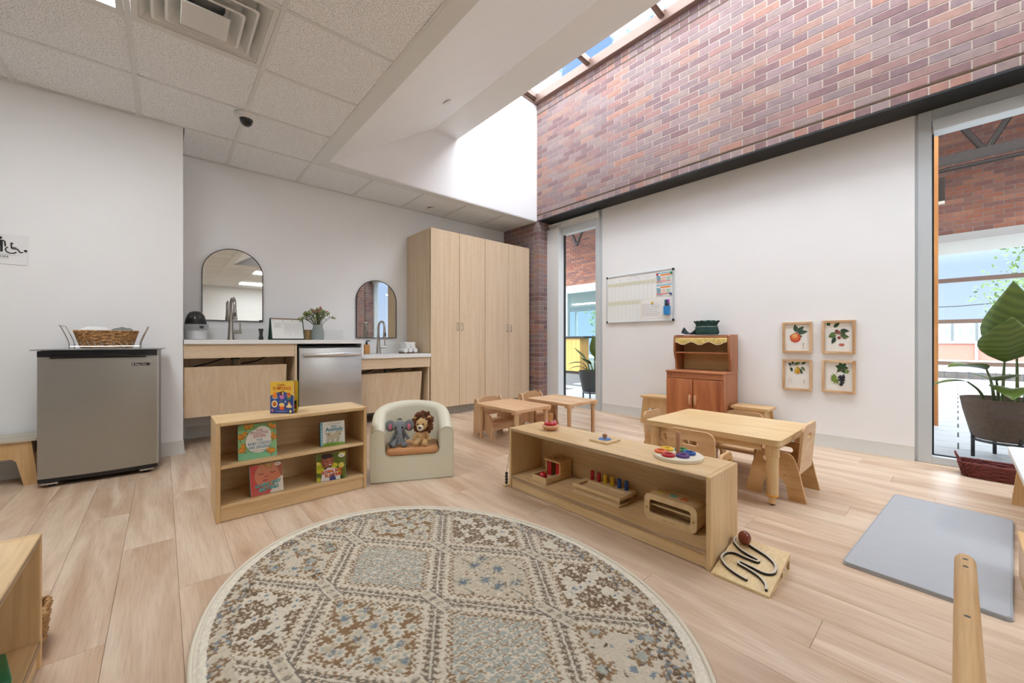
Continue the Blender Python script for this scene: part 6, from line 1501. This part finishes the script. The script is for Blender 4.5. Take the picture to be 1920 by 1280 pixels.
MB().prism(rrect(-L_/2+.001, L_/2-.001, -.149, .154, .03, 4), .268, .2775, 'XY').obj('seat_edge', stt, rb, 40)
for s_ in (-1, 1):
    xx = s_*(L_/2-.11)
    MB().prism([(-.15, 0), (-.09, 0), (-.05, .14), (.05, .14), (.09, 0), (.148, 0), (.12, .2675), (-.12, .2675)], xx-.009, xx+.009, 'YZ').obj('leg_board', stm, rb, 30)
MB().box(-L_/2+.1195, L_/2-.1195, -.008, .008, .15, .2675).obj('stretcher', stm, rb, None)
sb = thing('step_block', 'small birch step block standing past the grey mat corner', 'block', (2.30, -.27, 0))
MB().box(-.14, .14, -.12, .115, .012, .16, .004, 1).obj('block_body', stm, sb, None); MB().box(-.145, .145, -.125, .12, .1605, .175, .003, 1).obj('block_top', stt, sb, None)
for xx in (-.12, .12):
    for yy in (-.1, .095): MB().lathe([(0, 0), (.012, 0), (.012, .012), (0, .012)], c=(xx, yy, 0), n=12).obj('foot', blackp, sb)
# =================================================================== FLOOR ITEMS
t_ = thing('grey_mat', 'pale grey padded floor mat with a raised seam', 'mat', (2.602, .062, 0), math.radians(-3.4))
MB().prism(rrect(-.563, .563, -.213, .213, .02, 5), .006, .014, 'XY').obj('pad_top', mat('grey_pad', (170, 173, 178), .5, noise=(30, .02)), t_, 40)
MB().prism(rrect(-.565, .565, -.215, .215, .02, 5), .0, .0058, 'XY').obj('pad_base', MATS['grey_pad'], t_, 40)
MB().tube([(a, b_, .0125) for a, b_ in rrect(-.560, .560, -.210, .210, .02, 5)], .003, 6, closed=True).obj('seam', mat('grey_piping', (160, 163, 166), .5), t_)
# red-brown basket by the window
bk = mat('burgundy_wicker', (104, 40, 34), .6, noise=(90, .4), bump=.5)
t_ = thing('long_basket', 'long low burgundy wicker basket on the floor under the window', 'basket', (4.06, -.19, 0), math.pi/2)
woven(t_, 'woven_row', bk, 8, 64, lambda s: (.165+.02*s, .07+.018*s, .008+.085*s), .0028, .0072)
MB().prism(rrect(-.16, .16, -.066, .066, .03), 0, .008, 'XY').obj('basket_base', bk, t_)
for s_ in (-1, 1): MB().tube(catmull([(s_*.178, -.03, .09), (s_*.196, -.025, .13), (s_*.20, 0, .148), (s_*.196, .025, .13), (s_*.178, .03, .09)], 5), .005, 7).obj('handle', bk, t_)
# small straw basket behind the near shelf
t_ = thing('straw_basket', 'straw basket on the floor beyond the near toy shelf', 'basket', (-.368, 1.79, 0))
woven(t_, 'woven_row', wick, 9, 44, lambda s: (.100+.010*s, .075+.010*s, .008+.10*s), .003, .0072)
MB().prism(rrect(-.095, .095, -.07, .07, .03), 0, .008, 'XY').obj('basket_base', wick, t_)
# things on the near shelf deck
t_ = thing('storage_tub', 'dark green plastic toy tub on the near shelf', 'box', (-.372, 1.455, ZD), .25)
MB().box(-.10, .10, -.062, .062, 0, .048, .012, 3).obj('tub', mat('green_plastic', (22, 98, 56), .3), t_); MB().box(-.106, .106, -.068, .068, .0485, .064, .007, 2).obj('lid', mat('green_plastic_lid', (28, 112, 64), .28), t_)
p_ = Print(); p_.rect(-.05, .05, -.0012, .0012, (190, 220, 200)); o = p_.obj('lid_mark', t_, (.085, 0, .0645), (-math.pi/2, 0, math.pi/2))
t_ = thing('tin_cup', 'white and blue enamel cup on the near shelf', 'cup', (-.325, 1.335, ZD))
MB().lathe([(0, 0), (.034, 0), (.040, .004), (.042, .072), (.044, .075), (.040, .075), (.038, .006), (0, .005)], n=26).obj('cup', mat('enamel_white', (222, 226, 232), .25, noise=(40, .25)), t_)
MB().tube([(.0425+.0*i, 0, 0) if False else (.043*math.cos(a), .043*math.sin(a), .073) for i, a in enumerate([2*math.pi*k/28 for k in range(28)])], .0024, 6, closed=True).obj('rim', mat('enamel_rim', (60, 72, 96), .3), t_)
# wooden pull-up bar in the foreground
brz = wood('bar_pine', (222, 184, 130), (202, 158, 100), 'X', 10, 14, .4, (228, 194, 144))
t_ = thing('pull_up_bar', 'round wooden toddler pull-up bar with small screw heads', 'play bar', (.75, -.012, 0))
R_ = .0172
rr0 = [(.655, .6*R_), (.662, .9*R_)]
MB().tube([(-.80, 0, .385), (.650, 0, .385), (.660, 0, .385), (.666, 0, .385)], [R_, R_, R_*.92, R_*.6], 24).obj('bar', brz, t_)
for xx in (.622, .578, .34): MB().lathe([(.0045, -.001), (.0042, .0006), (.003, .0010), (.0012, .0004), (0, .0004)], n=12).obj('screw_head', mat('screw_steel', (112, 112, 114), .35, .8), t_, 40, (xx, 0, .385+R_-.0002))
for xx in (.60, -.72): MB().tube([(xx, 0, .02), (xx, 0, .37)], .0155, 18).obj('post', brz, t_); MB().box(xx-.03, xx+.03, -.14, .14, 0, .02, .004, 1).obj('foot_board', brz, t_, None)
# =================================================================== WALL ITEMS
frm_ = wood('ash_frame', (222, 190, 152), (186, 142, 98), 'Z', 16, 6, .45, (232, 206, 172)); frmy = wood('ash_frame_h', (222, 190, 152), (186, 142, 98), 'Y', 16, 6, .45, (232, 206, 172))
G1, G2, G3 = (70, 96, 62), (96, 122, 66), (52, 76, 58)
def fruit_apple(p):
    p.leaf(-.004, .028, .058, .017, 1.8, (84, 106, 88), (66, 90, 76)); p.leaf(0, .026, .064, .016, .75, (78, 104, 86), (62, 88, 74)); p.leaf(.004, .022, .070, .015, .15, (74, 100, 82), (60, 84, 72)); p.line([(-.052, -.002), (-.02, .016), (0, .026)], .006, (96, 84, 60)); p.line([(.012, .012), (.032, -.006)], .010, (84, 92, 70))
    p.ell(-.012, -.012, .038, .034, (196, 72, 50)); p.ell(-.014, -.008, .032, .028, (214, 104, 60)); p.ell(-.016, .0, .022, .018, (230, 158, 92)); p.ell(-.014, .006, .010, .008, (236, 186, 120))
    p.line(ell(.042, -.066, .020, .022, 20)+[(.062, -.066)], .0008, (190, 180, 166)); p.ell(.042, -.056, .003, .005, (110, 70, 50)); p.ell(.042, -.07, .002, .007, (120, 80, 60)); p.line([(.034, -.087), (.052, -.087)], .002, (90, 84, 70))
def fruit_cherry(p):
    for (x, z, l_, a, c) in ((-.054, .068, .03, 2.2, G1), (-.03, .055, .05, .7, G1), (.010, .036, .058, -.15, G3), (.014, .03, .05, -.9, G1), (-.02, .02, .05, 3.7, G2), (-.012, .0, .052, 3.3, G2), (.012, -.002, .055, -.15, G2), (-.018, -.012, .05, 4.2, G3)): p.leaf(x, z, l_, .013, a, c, tuple(int(v*.85) for v in c))
    p.line([(-.01, .04), (.0, .02), (.026, -.012), (.044, -.026)], .005, (104, 84, 66)); p.ell(-.010, .026, .013, .015, (120, 74, 64)); p.ell(.004, .020, .010, .011, (134, 84, 70)); p.ell(.004, -.014, .011, .009, (126, 34, 34)); p.ell(.004, -.010, .006, .004, (176, 90, 84)); p.ell(.012, -.062, .009, .008, (176, 48, 42)); p.ell(.026, -.062, .009, .008, (176, 48, 42)); p.ell(.012, -.062, .004, .004, (226, 150, 130)); p.ell(.026, -.062, .004, .004, (226, 150, 130))
def fruit_pear(p):
    p.line([(-.06, .05), (-.02, .058), (.03, .068)], .003, (96, 84, 70))
    for (x, z, l_, a, c) in ((-.04, .06, .026, 2.6, G3), (-.03, .062, .03, 1.6, G1), (-.022, .064, .05, .35, G2), (.03, .068, .04, .55, G1), (.028, .05, .04, -.8, G2), (-.044, .045, .036, -1.3, G3), (.012, .04, .05, -1.0, G3), (.0, .036, .04, -1.2, G1)): p.leaf(x, z, l_, .010, a, c, tuple(int(v*.85) for v in c))
    p.poly([(-.004, .05), (.010, .05), (.018, .03), (.022, .012), (.012, .0), (-.008, 0), (-.020, .012), (-.014, .03)], (206, 160, 52)); p.ell(.0, .014, .019, .016, (212, 168, 58)); p.ell(.008, .012, .008, .010, (196, 130, 46)); p.ell(-.004, .034, .007, .012, (222, 190, 84))
    p.line([(-.052, -.028)]+ell(-.05, -.058, .016, .018, 16)+[(-.034, -.058)], .0009, (140, 110, 100)); p.ell(-.05, -.056, .003, .003, (90, 60, 44)); p.line(ell(.004, -.056, .018, .013, 18)+[(.022, -.056)], .0006, (190, 186, 176)); p.line([(.052, -.04), (.048, -.055), (.05, -.072)], .003, (150, 110, 96))
def fruit_grape(p):
    for (x, z, a) in ((.02, .05, 0), (.02, .05, .9), (.02, .05, 1.9), (.02, .05, 2.8), (.02, .05, 3.9), (.02, .05, 5.2)): p.leaf(x, z, .042, .013, a, (58, 94, 60), (48, 80, 54))
    for a in (0, 1.0, 2.0, 3.0, 4.0, 5.0): p.leaf(.052, .028, .016, .006, a, (126, 150, 78))
    for a in (2.2, 2.7, 3.2, 3.7, 4.3, 4.9): p.leaf(-.012, -.022, .040, .009, a, (128, 150, 62), (104, 128, 50))
    p.line([(.055, .046), (.02, .04), (-.006, .03), (-.012, .004)], .0028, (150, 110, 88))
    rs = random.Random(6)
    for k in range(46):
        z = -.004-.066*(k/46); w_ = .026*(1-k/56); p.ell(.018+rs.uniform(-w_, w_)*.9, z+rs.uniform(-.006, .008), .0062, .0062, rs.choice([(34, 36, 46), (44, 48, 62), (26, 28, 36)]), 10)
    for k in range(6): p.ell(.018+rs.uniform(-.016, .02), -.02+rs.uniform(-.03, .02), .0022, .0018, (110, 116, 134), 6)
for (y0, z0, fn, lb, fh) in ((1.055, .795, fruit_apple, 'ash-framed botanical print of an apple with leaves', .273), (.768, .795, fruit_cherry, 'ash-framed botanical print of dark cherries with leaves', .277), (1.055, .462, fruit_pear, 'ash-framed botanical print of a yellow pear with leaves', .273), (.768, .466, fruit_grape, 'ash-framed botanical print of black grapes on a vine', .272)):
    w_ = .219; t_ = thing('framed_print', lb, 'picture', (XW-.001, y0-w_/2, z0+fh/2), 0, 'fruit prints'); a, b_ = w_/2, fh/2; f = .019
    MB().box(-.026, -.0005, -a, -a+f, -b_, b_, .001, 1).obj('frame_bar', frm_, t_, None); MB().box(-.026, -.0005, a-f, a, -b_, b_, .001, 1).obj('frame_bar', frm_, t_, None)
    MB().box(-.026, -.0005, -a+f+.0002, a-f-.0002, b_-f, b_, .001, 1).obj('frame_bar', frmy, t_, None); MB().box(-.026, -.0005, -a+f+.0002, a-f-.0002, -b_, -b_+f, .001, 1).obj('frame_bar', frmy, t_, None)
    sh = MB().box(-.010, -.001, -a+f, a-f, -b_+f, b_-f).obj('print_sheet', mat('print_paper', (236, 234, 228), .6), t_, None)
    p_ = Print(); p_.rect(-.084, .084, -.098, .098, (236, 234, 228)); fn(p_); s_ = (2*a-2*f)/.170; o = p_.obj('botanical_print', sh, (-.0106, 0, .012), (0, 0, -math.pi/2)); o.scale = (s_, 1, s_*1.16)
# whiteboard
t_ = thing('whiteboard', 'aluminium-framed whiteboard planner with black corners on the white wall', 'whiteboard', (XW-.001, 2.515, 1.123)); W_, H_ = .44, .583
wbs = MB().box(-.012, -.001, -W_+.008, W_-.008, .008, H_-.008).obj('board_face', mat('whiteboard_gloss', (243, 246, 246), .25), t_, None)
for (a, b_, c, d_) in ((-W_, W_, 0, .013), (-W_, W_, H_-.013, H_)): MB().box(-.018, -.0005, a+.012, b_-.012, c, d_, .001, 1).obj('frame_rail', alu, t_, None)
for s_ in (-1, 1): MB().box(-.018, -.0005, s_*W_-(.013 if s_ > 0 else 0), s_*W_+(.013 if s_ < 0 else 0), .012, H_-.012, .001, 1).obj('frame_rail', alu, t_, None)
for s_ in (-1, 1):
    for zz in (0, H_-.024): MB().box(-.020, -.0002, s_*W_-(.02 if s_ > 0 else .002), s_*W_+(.002 if s_ > 0 else .02), zz-.002, zz+.026, .003, 1).obj('corner_cap', blackp, t_)
p_ = Print(); Yl_ = (206, 204, 120); rs = random.Random(8)
xl, xr = -W_+.02, .235
p_.rect(xl, xr, .452, .487, (230, 231, 216)); p_.rect(xl, .03, .222, .262, (230, 231, 216))
for k in range(13): x = xl+(xr-xl)*k/12; p_.rect(x, x+.0016, .262, .487, Yl_)
for k in range(10): x = xl+(.045-xl)*k/9; p_.rect(x, x+.0016, .03, .262, Yl_)
for zz in (.487, .452, .262, .222): p_.rect(xl, xr if zz > .25 else .045, zz, zz+.0016, Yl_)
for k in range(12):
    x = xl+.01+(xr-xl)*k/12; p_.line([(x, .470), (x+.008, .476), (x+.015, .468), (x+.022, .475)], .002, (176, 176, 90))
    if k < 9: p_.line([(x, .242), (x+.01, .248), (x+.018, .238)], .002, (176, 176, 90))
for k in range(5): x = xl+.04+k*.12; p_.line([(x, .515), (x+.012, .524), (x+.024, .512), (x+.036, .522), (x+.05, .514)], .0022, (150, 176, 190) if k % 2 else (170, 190, 170))
p_.line([(-.10, .545), (-.06, .553), (-.02, .545), (.0, .55)], .0025, (150, 150, 190))
p_.obj('planner_marks', wbs, (-.0125, 0, 0), (0, 0, -math.pi/2))
def mag_paper(label, yc, zc, w_, h_2, draw, nm='pinned_sheet'):
    t2 = thing(nm, label, 'paper', (XW-.0150, yc, zc)); MB().box(-.0006, .0006, -w_/2, w_/2, -h_2/2, h_2/2).obj('sheet', mat('sheet_paper', (240, 240, 238), .6), t2, None)
    q = Print(); draw(q, w_, h_2); q.obj('sheet_print', t2, (-.0008, 0, 0), (0, 0, -math.pi/2)); return t2
def menu(q, w_, h2):
    q.rect(-w_/2, w_/2, h2*.36, h2*.46, (130, 190, 214)); q.rect(-w_*.22, w_*.42, h2*.16, h2*.32, (238, 156, 92)); q.rect(-w_*.48, -w_*.25, h2*.0, h2*.2, (120, 190, 206))
    for k in range(3): q.rect(-w_*.46+k*w_*.31, -w_*.2+k*w_*.31, -h2*.28, h2*.08, [(150, 170, 186), (236, 206, 196), (190, 214, 200)][k])
    q.rect(-w_/2, w_*.46, -h2*.36, -h2*.30, (226, 110, 106)); q.rect(-w_*.46, -w_*.1, -h2*.46, -h2*.41, (140, 140, 146))
mag_paper('colourful menu sheet pinned at the top of the whiteboard', 2.515-.325, 1.615, .185, .125, menu); mag_paper('colourful menu sheet pinned under the first one on the whiteboard', 2.515-.325, 1.475, .185, .135, menu)
def lst(q, w_, h2):
    for k in range(7): q.rect(-w_*.42, w_*(.30+.12*((k*3) % 4)/3), h2*.30-k*h2*.105, h2*.315-k*h2*.105, (150, 154, 160))
mag_paper('white typed list pinned low on the whiteboard', 2.515-.165, 1.262, .275, .200, lst)
for (c, yy, zz, nm) in (((190, 44, 80), 2.515-.248, 1.655, 'red'), ((44, 140, 92), 2.515-.415, 1.66, 'green'), ((36, 84, 156), 2.515-.405, 1.425, 'blue'), ((226, 190, 66), 2.515-.185, 1.342, 'yellow')):
    o = MB().lathe([(0, 0), (.013, 0), (.014, .003), (.012, .010), (0, .012)], n=18).obj('round_magnet', mat('magnet_'+nm, c, .35), None, 50, (XW-.0165, yy, zz), (0, -math.pi/2, 0)); tag(o, nm+' round magnet holding a sheet on the whiteboard', 'magnet', 'whiteboard magnets')
t_ = thing('marker_holder', 'blue magnetic marker cup on the whiteboard', 'holder', (XW-.014, 2.515-.368, 1.195))
MB().prism([rrect(-.036, -.001, -.034, .034, .006, 3), rrect(-.033, -.004, -.031, .031, .004, 3)], 0, .095, 'XY').obj('cup', mat('holder_blue', (52, 138, 206), .35), t_, 40); MB().box(-.034, -.003, -.032, .032, 0, .004).obj('cup_floor', MATS['holder_blue'], t_, None)
for k, (c, nm) in enumerate((((36, 120, 96), 'green'), ((60, 62, 130), 'blue'), ((170, 70, 160), 'pink'))):
    m2 = thing('dry_erase_marker', nm+'-capped marker standing in the blue cup', 'marker', (XW-.0325, 2.515-.350-k*.0185, 1.2)); MB().lathe([(0, 0), (.0072, 0), (.0072, .12), (0, .12)], n=12).obj('barrel', blackp, m2)
    MB().lathe([(0, .1205), (.0088, .1205), (.0088, .158), (.007, .162), (0, .162)], n=12).obj('cap', mat('cap_'+nm, c, .35), m2)
